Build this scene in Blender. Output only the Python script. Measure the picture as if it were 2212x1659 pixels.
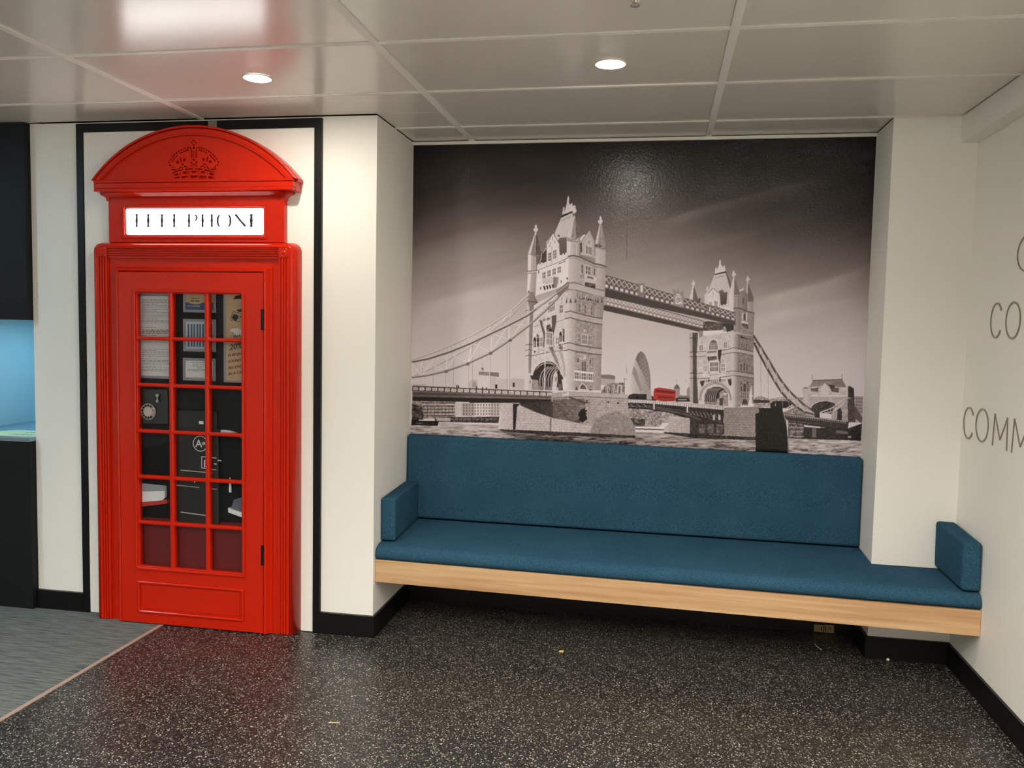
import bpy, bmesh, math, random
import numpy as np
from mathutils import Matrix, Vector

scene = bpy.context.scene
for _o in list(bpy.data.objects):
    bpy.data.objects.remove(_o, do_unlink=True)

# ---------------------------------------------------------------- camera
FPX = 1789.4
CAM = np.array([1.31785, -3.71423, 1.49960])
YAW, PITCH, ROLL = 0.175969, 0.068607, -0.020205
def cam_axes():
    cy, sy, cp, sp, cr, sr = math.cos(YAW), math.sin(YAW), math.cos(PITCH), math.sin(PITCH), math.cos(ROLL), math.sin(ROLL)
    f = np.array([-sy*cp, cy*cp, -sp]); r = np.array([cy, sy, 0.0]); d = np.cross(f, r)
    return cr*r+sr*d, -sr*r+cr*d, f
AX_R, AX_D, AX_F = cam_axes()
cam_data = bpy.data.cameras.new('camera')
cam_data.sensor_width = 36.0
cam_data.lens = FPX/2212*36.0
cam_data.clip_start = 0.05
cam_ob = bpy.data.objects.new('camera', cam_data)
scene.collection.objects.link(cam_ob)
cam_ob.matrix_world = Matrix(((AX_R[0], -AX_D[0], -AX_F[0], CAM[0]), (AX_R[1], -AX_D[1], -AX_F[1], CAM[1]), (AX_R[2], -AX_D[2], -AX_F[2], CAM[2]), (0, 0, 0, 1)))
scene.camera = cam_ob

# ---------------------------------------------------------------- world, view
world = bpy.data.worlds.new('world'); scene.world = world; world.use_nodes = True
world.node_tree.nodes['Background'].inputs[0].default_value = (.60, .62, .65, 1)
world.node_tree.nodes['Background'].inputs[1].default_value = .10
scene.view_settings.view_transform = 'Standard'
scene.view_settings.look = 'None'
scene.view_settings.exposure = 0.45
scene.view_settings.gamma = 1.0
scene.view_settings.use_curve_mapping = False
scene.cycles.use_denoising = True
scene.cycles.max_bounces = 10
scene.cycles.diffuse_bounces = 6
scene.cycles.transparent_max_bounces = 16
scene.cycles.sample_clamp_indirect = 6.0

# lamp brightness (used by the lamp builders below)
WARM = (1.0, .945, .83); COOL = (.40, .77, 1.0)
LAMP_L = 285.0      # radiance of a downlight diffuser
COOL_FILL_L = 340.0  # unseen lamp added for the bluish cast at the left
HALL_FILL_L = 190.0  # unseen lamps added over the carpet as fill
REAR_FILL_L = 780.0  # unseen lamps added behind the viewer and before the bench as fill
NICHE_FILL_L = 9.0  # hidden lamp added inside the counter niche
SIGN_L = 6.5

H = 2.4615                     # ceiling height
DEP, COL_Y, W1, W2 = .575, .283, 2.309, 2.661   # recess depth, right pillar front, recess width, right wall
BB = .103

# a photo pixel (2212 x 1659) on a plane of known depth, to read measurements off the photograph
def ray(u, v):
    return AX_R*(u-1106)/FPX+AX_D*(v-829.5)/FPX+AX_F
def onY(u, v, Y):
    d = ray(u, v); return CAM+d*(Y-CAM[1])/d[1]
def onZ(u, v, Z):
    d = ray(u, v); return CAM+d*(Z-CAM[2])/d[2]
def onX(u, v, X):
    d = ray(u, v); return CAM+d*(X-CAM[0])/d[0]

# ---------------------------------------------------------------- materials
def new_mat(name):
    m = bpy.data.materials.new(name); m.use_nodes = True
    nt = m.node_tree; b = nt.nodes['Principled BSDF']
    return m, nt, b
def setin(b, **kw):
    for k, v in kw.items():
        n = k.replace('_', ' ')
        for i in b.inputs:
            if i.name.lower() == n.lower():
                i.default_value = v if not (isinstance(v, tuple) and len(v) == 3) else (*v, 1); break
def s2l(*c):
    return tuple((x/255/12.92 if x/255 <= .04045 else ((x/255+.055)/1.055)**2.4) for x in c)
def plain(name, col, rough=.5, bump=0, bscale=200, vary=0, vscale=3, **kw):
    m, nt, b = new_mat(name)
    setin(b, Base_Color=col, Roughness=rough, **kw)
    tc = nt.nodes.new('ShaderNodeTexCoord')
    if vary:
        n = nt.nodes.new('ShaderNodeTexNoise'); n.inputs['Scale'].default_value = vscale; n.inputs['Detail'].default_value = 4
        nt.links.new(tc.outputs['Object'], n.inputs['Vector'])
        mx = nt.nodes.new('ShaderNodeMix'); mx.data_type = 'RGBA'
        mx.inputs['A'].default_value = (*[x*(1-vary) for x in col], 1); mx.inputs['B'].default_value = (*[min(1, x*(1+vary)) for x in col], 1)
        nt.links.new(n.outputs['Fac'], mx.inputs['Factor']); nt.links.new(mx.outputs['Result'], b.inputs['Base Color'])
    if bump:
        n2 = nt.nodes.new('ShaderNodeTexNoise'); n2.inputs['Scale'].default_value = bscale; n2.inputs['Detail'].default_value = 3
        nt.links.new(tc.outputs['Object'], n2.inputs['Vector'])
        bp = nt.nodes.new('ShaderNodeBump'); bp.inputs['Strength'].default_value = bump; bp.inputs['Distance'].default_value = .002
        nt.links.new(n2.outputs['Fac'], bp.inputs['Height']); nt.links.new(bp.outputs['Normal'], b.inputs['Normal'])
    return m
def emit(name, col, strength):
    m = bpy.data.materials.new(name); m.use_nodes = True; nt = m.node_tree
    nt.nodes.clear(); o = nt.nodes.new('ShaderNodeOutputMaterial'); e = nt.nodes.new('ShaderNodeEmission')
    e.inputs[0].default_value = (*col, 1); e.inputs[1].default_value = strength
    nt.links.new(e.outputs[0], o.inputs[0]); return m
def glass_mat():
    m = bpy.data.materials.new('clear_glass'); m.use_nodes = True; nt = m.node_tree; nt.nodes.clear()
    o = nt.nodes.new('ShaderNodeOutputMaterial'); t = nt.nodes.new('ShaderNodeBsdfTransparent'); g = nt.nodes.new('ShaderNodeBsdfGlossy')
    t.inputs[0].default_value = (.975, .98, .98, 1); g.inputs['Roughness'].default_value = .02
    f = nt.nodes.new('ShaderNodeFresnel'); f.inputs[0].default_value = 1.18
    x = nt.nodes.new('ShaderNodeMixShader')
    nt.links.new(f.outputs[0], x.inputs[0]); nt.links.new(t.outputs[0], x.inputs[1]); nt.links.new(g.outputs[0], x.inputs[2]); nt.links.new(x.outputs[0], o.inputs[0])
    return m
def ramp(nt, stops):
    r = nt.nodes.new('ShaderNodeValToRGB'); e = r.color_ramp.elements
    while len(e) < len(stops): e.new(.5)
    for el, (p, c) in zip(e, stops): el.position = p; el.color = (*c, 1)
    return r
def terrazzo():
    m, nt, b = new_mat('speckled_floor')
    tc = nt.nodes.new('ShaderNodeTexCoord'); L = nt.links.new
    wob = nt.nodes.new('ShaderNodeTexNoise'); wob.inputs['Scale'].default_value = 60; L(tc.outputs['Object'], wob.inputs['Vector'])
    add = nt.nodes.new('ShaderNodeMixRGB'); add.blend_type = 'LINEAR_LIGHT'; add.inputs[0].default_value = .006
    L(tc.outputs['Object'], add.inputs[1]); L(wob.outputs['Color'], add.inputs[2])
    def flecks(scale, th, soft, cut):
        v = nt.nodes.new('ShaderNodeTexVoronoi'); v.inputs['Scale'].default_value = scale; v.inputs['Randomness'].default_value = 1
        L(add.outputs[0], v.inputs['Vector'])
        r = ramp(nt, [(th, (1, 1, 1)), (th+soft, (0, 0, 0))]); L(v.outputs['Distance'], r.inputs[0])
        sp = nt.nodes.new('ShaderNodeSeparateColor'); L(v.outputs['Color'], sp.inputs[0])
        c = nt.nodes.new('ShaderNodeMath'); c.operation = 'GREATER_THAN'; c.inputs[1].default_value = cut; L(sp.outputs[0], c.inputs[0])
        k = nt.nodes.new('ShaderNodeMath'); k.operation = 'MULTIPLY'; L(r.outputs[0], k.inputs[0]); L(c.outputs[0], k.inputs[1])
        k2 = nt.nodes.new('ShaderNodeMath'); k2.operation = 'MULTIPLY'; L(k.outputs[0], k2.inputs[0]); L(sp.outputs[1], k2.inputs[1])
        return k2.outputs[0]
    a = flecks(128, .28, .10, .36); c2 = flecks(86, .22, .07, .56); c3 = flecks(220, .32, .16, .30)
    base = nt.nodes.new('ShaderNodeTexNoise'); base.inputs['Scale'].default_value = 90; base.inputs['Detail'].default_value = 6; L(tc.outputs['Object'], base.inputs['Vector'])
    rb = ramp(nt, [(.30, s2l(15, 14, 13)), (.55, s2l(28, 26, 25)), (.8, s2l(46, 44, 40))]); L(base.outputs['Fac'], rb.inputs[0])
    prev = rb.outputs[0]
    for src, col, amt in ((c3, s2l(104, 99, 91), .8), (a, s2l(170, 165, 154), 1.0), (c2, s2l(198, 193, 179), 1.0)):
        mx = nt.nodes.new('ShaderNodeMixRGB'); mx.inputs[2].default_value = (*col, 1)
        g = nt.nodes.new('ShaderNodeMath'); g.operation = 'MULTIPLY'; g.inputs[1].default_value = amt; L(src, g.inputs[0])
        L(g.outputs[0], mx.inputs[0]); L(prev, mx.inputs[1]); prev = mx.outputs[0]
    L(prev, b.inputs['Base Color'])
    rn = nt.nodes.new('ShaderNodeTexNoise'); rn.inputs['Scale'].default_value = 5; rn.inputs['Detail'].default_value = 5; L(tc.outputs['Object'], rn.inputs['Vector'])
    rr = ramp(nt, [(.3, (.32, .32, .32)), (.7, (.44, .44, .44))]); L(rn.outputs['Fac'], rr.inputs[0]); L(rr.outputs[0], b.inputs['Roughness'])
    bn = nt.nodes.new('ShaderNodeBump'); bn.inputs['Strength'].default_value = .12; bn.inputs['Distance'].default_value = .001; L(base.outputs['Fac'], bn.inputs['Height']); L(bn.outputs[0], b.inputs['Normal'])
    return m
def streaked(name, stops, scale, stretch, rough, detail=6, fine=0, bump=.1, dist=.0):
    m, nt, b = new_mat(name); L = nt.links.new
    tc = nt.nodes.new('ShaderNodeTexCoord'); mp = nt.nodes.new('ShaderNodeMapping'); mp.inputs['Scale'].default_value = stretch
    L(tc.outputs['Object'], mp.inputs['Vector'])
    n = nt.nodes.new('ShaderNodeTexNoise'); n.inputs['Scale'].default_value = scale; n.inputs['Detail'].default_value = detail; n.inputs['Distortion'].default_value = dist
    L(mp.outputs[0], n.inputs['Vector'])
    r = ramp(nt, stops); L(n.outputs['Fac'], r.inputs[0]); out = r.outputs[0]
    if fine:
        n2 = nt.nodes.new('ShaderNodeTexNoise'); n2.inputs['Scale'].default_value = fine; n2.inputs['Detail'].default_value = 2; L(tc.outputs['Object'], n2.inputs['Vector'])
        r2 = ramp(nt, [(.35, (.72, .72, .72)), (.65, (1.15, 1.15, 1.15))]); L(n2.outputs['Fac'], r2.inputs[0])
        mx = nt.nodes.new('ShaderNodeMixRGB'); mx.blend_type = 'MULTIPLY'; mx.inputs[0].default_value = .7; L(out, mx.inputs[1]); L(r2.outputs[0], mx.inputs[2]); out = mx.outputs[0]
    L(out, b.inputs['Base Color']); setin(b, Roughness=rough)
    if bump:
        bp = nt.nodes.new('ShaderNodeBump'); bp.inputs['Strength'].default_value = bump; bp.inputs['Distance'].default_value = .002
        L(n.outputs['Fac'], bp.inputs['Height']); L(bp.outputs[0], b.inputs['Normal'])
    return m
def fabric():
    m, nt, b = new_mat('teal_woven_fabric'); L = nt.links.new
    tc = nt.nodes.new('ShaderNodeTexCoord')
    n = nt.nodes.new('ShaderNodeTexNoise'); n.inputs['Scale'].default_value = 420; n.inputs['Detail'].default_value = 2; L(tc.outputs['Object'], n.inputs['Vector'])
    n2 = nt.nodes.new('ShaderNodeTexNoise'); n2.inputs['Scale'].default_value = 6; n2.inputs['Detail'].default_value = 3; L(tc.outputs['Object'], n2.inputs['Vector'])
    r = ramp(nt, [(.3, s2l(30, 57, 74)), (.5, s2l(42, 75, 96)), (.72, s2l(66, 102, 122))]); L(n.outputs['Fac'], r.inputs[0])
    r2 = ramp(nt, [(.3, (.88, .9, .9)), (.7, (1.08, 1.05, 1.02))]); L(n2.outputs['Fac'], r2.inputs[0])
    mx = nt.nodes.new('ShaderNodeMixRGB'); mx.blend_type = 'MULTIPLY'; mx.inputs[0].default_value = 1; L(r.outputs[0], mx.inputs[1]); L(r2.outputs[0], mx.inputs[2])
    L(mx.outputs[0], b.inputs['Base Color']); setin(b, Roughness=.85, Specular_IOR_Level=.02)
    bp = nt.nodes.new('ShaderNodeBump'); bp.inputs['Strength'].default_value = .35; bp.inputs['Distance'].default_value = .001
    L(n.outputs['Fac'], bp.inputs['Height']); L(bp.outputs[0], b.inputs['Normal'])
    return m
def print_mat():
    m, nt, b = new_mat('sepia_photo_print'); L = nt.links.new
    a = nt.nodes.new('ShaderNodeVertexColor'); a.layer_name = 'print'; L(a.outputs[0], b.inputs['Base Color'])
    setin(b, Roughness=.21, Specular_IOR_Level=.26)
    tc = nt.nodes.new('ShaderNodeTexCoord')
    n = nt.nodes.new('ShaderNodeTexNoise'); n.inputs['Scale'].default_value = 95; n.inputs['Detail'].default_value = 2; n.inputs['Distortion'].default_value = .6; L(tc.outputs['Object'], n.inputs['Vector'])
    bp = nt.nodes.new('ShaderNodeBump'); bp.inputs['Strength'].default_value = .34; bp.inputs['Distance'].default_value = .003
    L(n.outputs['Fac'], bp.inputs['Height']); L(bp.outputs[0], b.inputs['Normal'])
    return m
M = dict(
    white=plain('white_wall_paint', s2l(236, 232, 224), .55, bump=.10, bscale=260, vary=.012),
    panel=plain('white_laminate', s2l(238, 234, 226), .38, vary=.01),
    black=plain('black_trim', s2l(13, 12, 12), .40, Specular_IOR_Level=.25),
    blackmat=plain('black_matt_board', s2l(15, 16, 18), .6, Specular_IOR_Level=.25),
    tile=plain('ceiling_metal_tile', s2l(224, 218, 208), .20, bump=.03, bscale=14, vary=.02, vscale=9, Specular_IOR_Level=.6),
    tee=plain('ceiling_grid_white', s2l(238, 234, 226), .45, vary=.01),
    void=plain('ceiling_void', s2l(30, 28, 26), .9, vary=.02),
    floor=terrazzo(),
    carpet=streaked('grey_striped_carpet', [(.28, s2l(46, 52, 54)), (.5, s2l(94, 99, 96)), (.72, s2l(122, 125, 119))], 9, (.9, 14, 1), .95, fine=500, bump=.3),
    strip=plain('beige_edging_strip', s2l(158, 134, 121), .45, vary=.05),
    wood=streaked('light_beech_board', [(.25, s2l(164, 120, 80)), (.5, s2l(192, 152, 109)), (.75, s2l(206, 172, 131))], 2.6, (.55, 1, 16), .48, bump=.03, dist=.4),
    fabric=fabric(),
    red=plain('pillar_box_red', s2l(190, 31, 5), .20, vary=.02, vscale=2, Specular_IOR_Level=.28, Coat_Weight=.05, Coat_Roughness=.10),
    redin=plain('dull_red_lining', s2l(104, 17, 20), .5, vary=.05),
    glass=glass_mat(),
    sign=emit('lit_sign_face', (1.0, .985, .96), SIGN_L),
    signtext=plain('sign_letter_black', s2l(40, 40, 42), .6),
    signhair=plain('sign_letter_hairline', s2l(150, 150, 150), .6),
    warm=emit('warm_lamp_diffuser', WARM, LAMP_L),
    cool=emit('cool_fill_diffuser', COOL, COOL_FILL_L),
    hall_fill=emit('hall_fill_diffuser', (.86, .95, 1.0), HALL_FILL_L),
    rear_fill=emit('rear_fill_diffuser', (1.0, .965, .89), REAR_FILL_L),
    niche_fill=emit('niche_fill_diffuser', COOL, NICHE_FILL_L),
    can=plain('lamp_can_grey', s2l(120, 116, 110), .6),
    ring=plain('lamp_ring_white', s2l(222, 216, 206), .4),
    paper=plain('white_paper', s2l(226, 226, 228), .7, vary=.02, vscale=8),
    framegrey=plain('clear_grey_card_frame', s2l(150, 150, 160), .3, vary=.03),
    ink=plain('grey_print_ink', s2l(96, 98, 110), .8),
    inkdark=plain('dark_print_ink', s2l(44, 40, 40), .8),
    inkred=plain('red_brown_print_ink', s2l(124, 40, 32), .8),
    inkwhite=plain('white_print_ink', s2l(228, 228, 230), .7),
    tan=plain('tan_poster_paper', s2l(198, 172, 138), .7, vary=.06, vscale=7),
    cardblue=plain('blue_card_print', s2l(70, 84, 130), .7, vary=.06, vscale=20),
    stripeblue=plain('slate_blue_print', s2l(78, 96, 128), .7, vary=.08, vscale=40),
    stripewhite=plain('pale_blue_print', s2l(190, 204, 220), .7, vary=.05, vscale=40),
    phone=plain('black_bakelite', s2l(20, 19, 19), .22),
    coinbox=plain('dark_enamel', s2l(34, 30, 28), .35, vary=.05),
    chrome=plain('worn_chrome', s2l(200, 196, 190), .25, Metallic=1.0),
    barmetal=plain('pale_worn_metal', s2l(176, 174, 170), .35),
    dialring=plain('pale_dial_ring', s2l(168, 152, 142), .35, vary=.06, vscale=40),
    dial=plain('pale_dial_disc', s2l(206, 194, 186), .45, vary=.04, vscale=30),
    mirror=plain('dark_mirror_lettering', s2l(150, 144, 130), .10, Metallic=1.0),
    blue=plain('pale_blue_board', s2l(166, 200, 212), .5, vary=.015),
    counter=plain('blue_grey_counter', s2l(122, 150, 168), .35, vary=.03),
    counteredge=plain('grey_counter_edge', s2l(112, 122, 128), .5),
    yellow=plain('pale_green_paper', s2l(212, 226, 180), .7, vary=.02),
    steel=plain('socket_brass_plate', s2l(150, 124, 84), .4, Metallic=.6, vary=.1, vscale=60),
    grey=plain('grey_bracket', s2l(128, 124, 118), .5),
    scrap=plain('yellow_scrap', s2l(214, 182, 110), .7),
    fluff=plain('white_fluff', s2l(230, 226, 218), .8),
    redspine=plain('red_book_spine', s2l(176, 50, 44), .6, vary=.1, vscale=60),
    darkgrey=plain('plain_far_wall', s2l(232, 228, 220), .6, vary=.02),
)
M['print'] = print_mat()

# ---------------------------------------------------------------- mesh helpers
ORG = {}
def link(o, parent=None, origin=(0, 0, 0)):
    scene.collection.objects.link(o)
    if parent is not None: o.parent = parent
    ORG[o.name] = origin
    return o
def tag(o, label=None, cat=None, group=None, kind=None):
    if label: o['label'] = label
    if cat: o['category'] = cat
    if group: o['group'] = group
    if kind: o['kind'] = kind
    return o
def empty(name, loc, label=None, cat=None, group=None, kind=None):
    o = bpy.data.objects.new(name, None); o.empty_display_size = .1
    o.location = loc; link(o, None, tuple(loc)); return tag(o, label, cat, group, kind)
def add_mesh(name, verts, faces, mat, parent=None, smooth=False, bevel=0, seg=2, base=None, angle=.6):
    """verts in world space; a top-level mesh gets its origin at base (default: footprint centre)"""
    v = np.array(verts, float)
    if parent is not None: org = np.array(ORG[parent.name])
    elif base is not None: org = np.array(base, float)
    else:
        lo, hi = v.min(0), v.max(0); org = np.array([(lo[0]+hi[0])/2, (lo[1]+hi[1])/2, lo[2]])
    me = bpy.data.meshes.new(name)
    me.from_pydata([tuple(p) for p in (v-org)], [], [tuple(f) for f in faces]); me.validate(); me.update()
    bm = bmesh.new(); bm.from_mesh(me); bmesh.ops.recalc_face_normals(bm, faces=bm.faces); bm.to_mesh(me); bm.free()
    me.materials.append(M[mat] if isinstance(mat, str) else mat)
    if smooth:
        for p in me.polygons: p.use_smooth = True
    o = bpy.data.objects.new(name, me)
    if parent is None: o.location = org
    link(o, parent, tuple(org))
    if bevel:
        b = o.modifiers.new('bevel', 'BEVEL'); b.width = bevel; b.segments = seg; b.limit_method = 'ANGLE'; b.angle_limit = angle
        if smooth: b.harden_normals = False
    return o
class MB:
    def __init__(s): s.v = []; s.f = []
    def add(s, v, f):
        n = len(s.v); s.v += [tuple(p) for p in v]; s.f += [tuple(i+n for i in q) for q in f]; return s
    def box(s, x0, x1, y0, y1, z0, z1):
        return s.add([(x0, y0, z0), (x1, y0, z0), (x1, y1, z0), (x0, y1, z0), (x0, y0, z1), (x1, y0, z1), (x1, y1, z1), (x0, y1, z1)],
                     [(0, 3, 2, 1), (4, 5, 6, 7), (0, 1, 5, 4), (1, 2, 6, 5), (2, 3, 7, 6), (3, 0, 4, 7)])
    def hexa(s, b, t):      # bottom four, top four corners
        return s.add(list(b)+list(t), [(0, 3, 2, 1), (4, 5, 6, 7), (0, 1, 5, 4), (1, 2, 6, 5), (2, 3, 7, 6), (3, 0, 4, 7)])
    def prism(s, loop0, loop1):
        n = len(loop0)
        return s.add(list(loop0)+list(loop1), [tuple(range(n))[::-1], tuple(range(n, 2*n))]+[(i, (i+1) % n, n+(i+1) % n, n+i) for i in range(n)])
    def rings(s, loops, close=True, cap=True):
        n = len(loops[0]); v = [p for l in loops for p in l]; f = []
        for k in range(len(loops)-1):
            for i in range(n if close else n-1):
                j = (i+1) % n; f.append((k*n+i, k*n+j, (k+1)*n+j, (k+1)*n+i))
        if cap: f += [tuple(range(n))[::-1], tuple(range((len(loops)-1)*n, len(loops)*n))]
        return s.add(v, f)
    def tube(s, pts, r, n=8):
        pts = [np.array(p, float) for p in pts]; loops = []
        for i, p in enumerate(pts):
            d = pts[min(i+1, len(pts)-1)]-pts[max(i-1, 0)]; d = d/np.linalg.norm(d)
            a = np.cross(d, [0, 0, 1.0]) if abs(d[2]) < .95 else np.cross(d, [1.0, 0, 0]); a /= np.linalg.norm(a); b = np.cross(d, a)
            rr = r[i] if isinstance(r, (list, tuple)) else r
            loops.append([p+rr*(math.cos(t)*a+math.sin(t)*b) for t in [2*math.pi*k/n for k in range(n)]])
        return s.rings(loops)
    def lathe_y(s, cx, cz, prof, n=24):     # profile (radius, y) about an axis along Y
        loops = [[(cx+r*math.cos(2*math.pi*k/n), y, cz+r*math.sin(2*math.pi*k/n)) for k in range(n)] for r, y in prof]
        return s.rings(loops)
    def lathe_z(s, cx, cy, prof, n=28):     # profile (radius, z) about a vertical axis
        loops = [[(cx+r*math.cos(2*math.pi*k/n), cy+r*math.sin(2*math.pi*k/n), z) for k in range(n)] for r, z in prof]
        return s.rings(loops)
    def build(s, name, mat, parent=None, **kw): return add_mesh(name, s.v, s.f, mat, parent, **kw)
def box(name, mat, x0, x1, y0, y1, z0, z1, parent=None, **kw):
    return MB().box(x0, x1, y0, y1, z0, z1).build(name, mat, parent, **kw)
def plate(name, mat, splines, yf, yb, parent=None, round_=0.0, smooth=False, base=None):
    """outline with holes (x, z) given thickness from y=yf (front) to y=yb: a filled 2D curve turned into a mesh"""
    cu = bpy.data.curves.new('tmp', 'CURVE'); cu.dimensions = '2D'; cu.fill_mode = 'BOTH'; cu.resolution_u = 1
    half = (yb-yf)/2; cu.extrude = max(half-round_, 1e-4); cu.bevel_depth = round_; cu.bevel_resolution = 2; cu.offset = -round_
    for sp in splines:
        q = cu.splines.new('POLY'); q.points.add(len(sp)-1); q.use_cyclic_u = True
        for p, (x, z) in zip(q.points, sp): p.co = (x, z, 0, 1)
    ob = bpy.data.objects.new('tmp', cu); scene.collection.objects.link(ob)
    dg = bpy.context.evaluated_depsgraph_get(); me = bpy.data.meshes.new_from_object(ob.evaluated_get(dg))
    v = [(p.co.x, (yf+yb)/2-p.co.z, p.co.y) for p in me.vertices]; f = [tuple(p.vertices) for p in me.polygons]
    bpy.data.objects.remove(ob, do_unlink=True); bpy.data.curves.remove(cu); bpy.data.meshes.remove(me)
    return add_mesh(name, v, f, mat, parent, smooth=smooth, base=base)
def rrect(x0, x1, z0, z1, r, n=4):
    pts = []
    for cx, cz, a in ((x1-r, z1-r, 0), (x0+r, z1-r, 90), (x0+r, z0+r, 180), (x1-r, z0+r, 270)):
        for k in range(n+1):
            t = math.radians(a+90*k/n); pts.append((cx+r*math.cos(t), cz+r*math.sin(t)))
    return pts
_fontcache = {}
def lettering(name, text, size, mat, parent, place, shear=0, thick=.0006, spacing=1.0, align='LEFT', bold=0.0):
    """text turned into mesh; place maps (s, t, depth) in letter space to world"""
    cu = bpy.data.curves.new('tmp', 'FONT'); cu.body = text; cu.size = size; cu.extrude = thick/2; cu.shear = shear; cu.space_character = spacing; cu.align_x = align; cu.resolution_u = 3
    ob = bpy.data.objects.new('tmp', cu); scene.collection.objects.link(ob)
    dg = bpy.context.evaluated_depsgraph_get(); me = bpy.data.meshes.new_from_object(ob.evaluated_get(dg))
    v, f = [], []
    for k in range(3 if bold else 1):       # heavier letters: the outline laid down again a hair to the side
        n = len(v)
        v += [place(p.co.x+(k-1)*bold*(1 if bold else 0), p.co.y, p.co.z+k*.00003) for p in me.vertices]; f += [tuple(i+n for i in p.vertices) for p in me.polygons]
    bpy.data.objects.remove(ob, do_unlink=True); bpy.data.curves.remove(cu); bpy.data.meshes.remove(me)
    return add_mesh(name, v, f, mat, parent)

PRINT_GAIN = 1.0
# ================================================================ THE ROOM
S = 'structure'
YB = -6.4; XL = -4.6            # far ends of the room behind and left of the camera
# ---- floors
tag(box('floor', 'floor', -1.047, W2+.02, YB, DEP+.02, -.05, 0, base=(0, 0, 0)), 'dark grey terrazzo-look floor with white flecks', kind=S)
tag(box('floor_carpet', 'carpet', XL, -1.067, YB, 1.0, -.05, .001, base=(-2, 0, 0)), 'grey carpet with fine dark streaks', kind=S)
tag(box('trim_1', 'strip', -1.067, -1.047, YB, -.02, -.05, .003, base=(-1.057, -2, 0)), 'beige edging strip between carpet and speckled floor', kind=S)
# ---- walls
tag(box('wall_left', 'white', -1.815, 0, .006, 1.0, 0, H, base=(-.9, .5, 0)), 'white wall block carrying the telephone box', kind=S)
tag(box('wall_back', 'white', -.02, W1+.4, DEP, DEP+.25, 0, H, base=(1.1, .7, 0)), 'recessed back wall behind the bench', kind=S)
tag(box('wall_pillar', 'white', W1, W2+.02, COL_Y, DEP+.02, 0, H, base=(2.5, .45, 0)), 'cream white pillar at the right end of the recess', kind=S)
tag(box('wall_right', 'white', W2, W2+.2, YB, DEP+.1, 0, H, base=(W2, -2, 0)), 'cream white right wall with thin lettering', kind=S)
tag(box('wall_rear', 'darkgrey', XL-.2, W2+.2, YB-.2, YB, 0, H, base=(0, YB, 0)), 'plain wall behind the viewer', kind=S)
tag(box('wall_far_left', 'darkgrey', XL-.2, XL, YB, 1.2, 0, H, base=(XL, -2, 0)), 'plain wall at the far left', kind=S)
tag(box('trim_2', 'white', W2-.070, W2, YB, COL_Y, H-.1137, H, base=(W2-.035, -2, H-.1137)), 'boxed bulkhead along the top of the right wall', kind=S)
tag(box('trim_3', 'panel', 0, W1, DEP-.010, DEP, H-.0145, H, base=(1.1, DEP, H-.0145)), 'narrow white edge above the mural', kind=S)
# ---- ceiling: plenum, bars and lift-in tiles
ceil = tag(box('ceiling', 'void', XL, W2, YB, 1.2, H+.045, H+.10, base=(0, 0, H+.045)), 'suspended ceiling of satin metal tiles in a light grid', kind=S)
TX0, TP, EY0, EP = .3204, 1.20, -.925, .60
xs = [TX0+TP*k for k in range(-4, 3)]; ys = [EY0+EP*k for k in range(-9, 4)]
for x in xs:
    if XL < x < W2:
        yend = DEP if x > 0 else (0 if x > -1.815 else 1.0)
        box('ceiling_bar', 'tee', x-.0145, x+.0145, YB, yend, H-.001, H+.030, parent=ceil)
tile_n = 0
for i in range(-1, len(xs)):
    xa = XL if i < 0 else xs[i]+.0145; xb = W2 if i == len(xs)-1 else xs[i+1]-.0145
    for j in range(len(ys)):
        ya = ys[j]+.010; yb = (ys[j+1]-.010) if j < len(ys)-1 else 1.2
        if ya < YB: ya = YB
        # a cross bar at the near edge of each row
        ymax = DEP if xb > .01 else (1.0 if xb < -1.8 else .004)
        if ys[j] > YB and ys[j] < ymax-.02:
            x0, x1 = xa, xb
            if ys[j] > 0 and xa < 0 < xb: x0 = 0
            if ys[j] > COL_Y and xb > W1: x1 = W1
            if x1 > x0: box('ceiling_bar', 'tee', x0, x1, ys[j]-.010, ys[j]+.010, H+.0002, H+.029, parent=ceil)
        # the tile, cut where walls stand in its way
        parts = []
        ylim = DEP
        if xa < 0 < xb:            # straddles the front wall corner
            parts = [(xa, xb, ya, min(yb, .0))] if ya < 0 else []
            if yb > 0: parts.append((.0, xb, max(ya, 0), min(yb, DEP)))
        elif xb <= 0:
            parts = [(xa, xb, ya, min(yb, 0.0))] if ya < 0 else []
            if yb > 0 and xa < -1.8: parts.append((xa, min(xb, -1.815), max(ya, 0.0), min(yb, 1.0)))
        elif xb > W1 and yb > COL_Y: parts = [(xa, xb, ya, COL_Y), (xa, W1, max(ya, COL_Y), min(yb, DEP))]
        else: parts = [(xa, xb, ya, min(yb, DEP))]
        mb = MB()
        for a, b, c, d in parts:
            if b-a > .03 and d-c > .02: mb.box(a, b, c+.002, d-.0015, H+.004, H+.020)
        if mb.v: mb.build('ceiling_tile', 'tile', ceil, bevel=.002, seg=1); tile_n += 1
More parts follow.
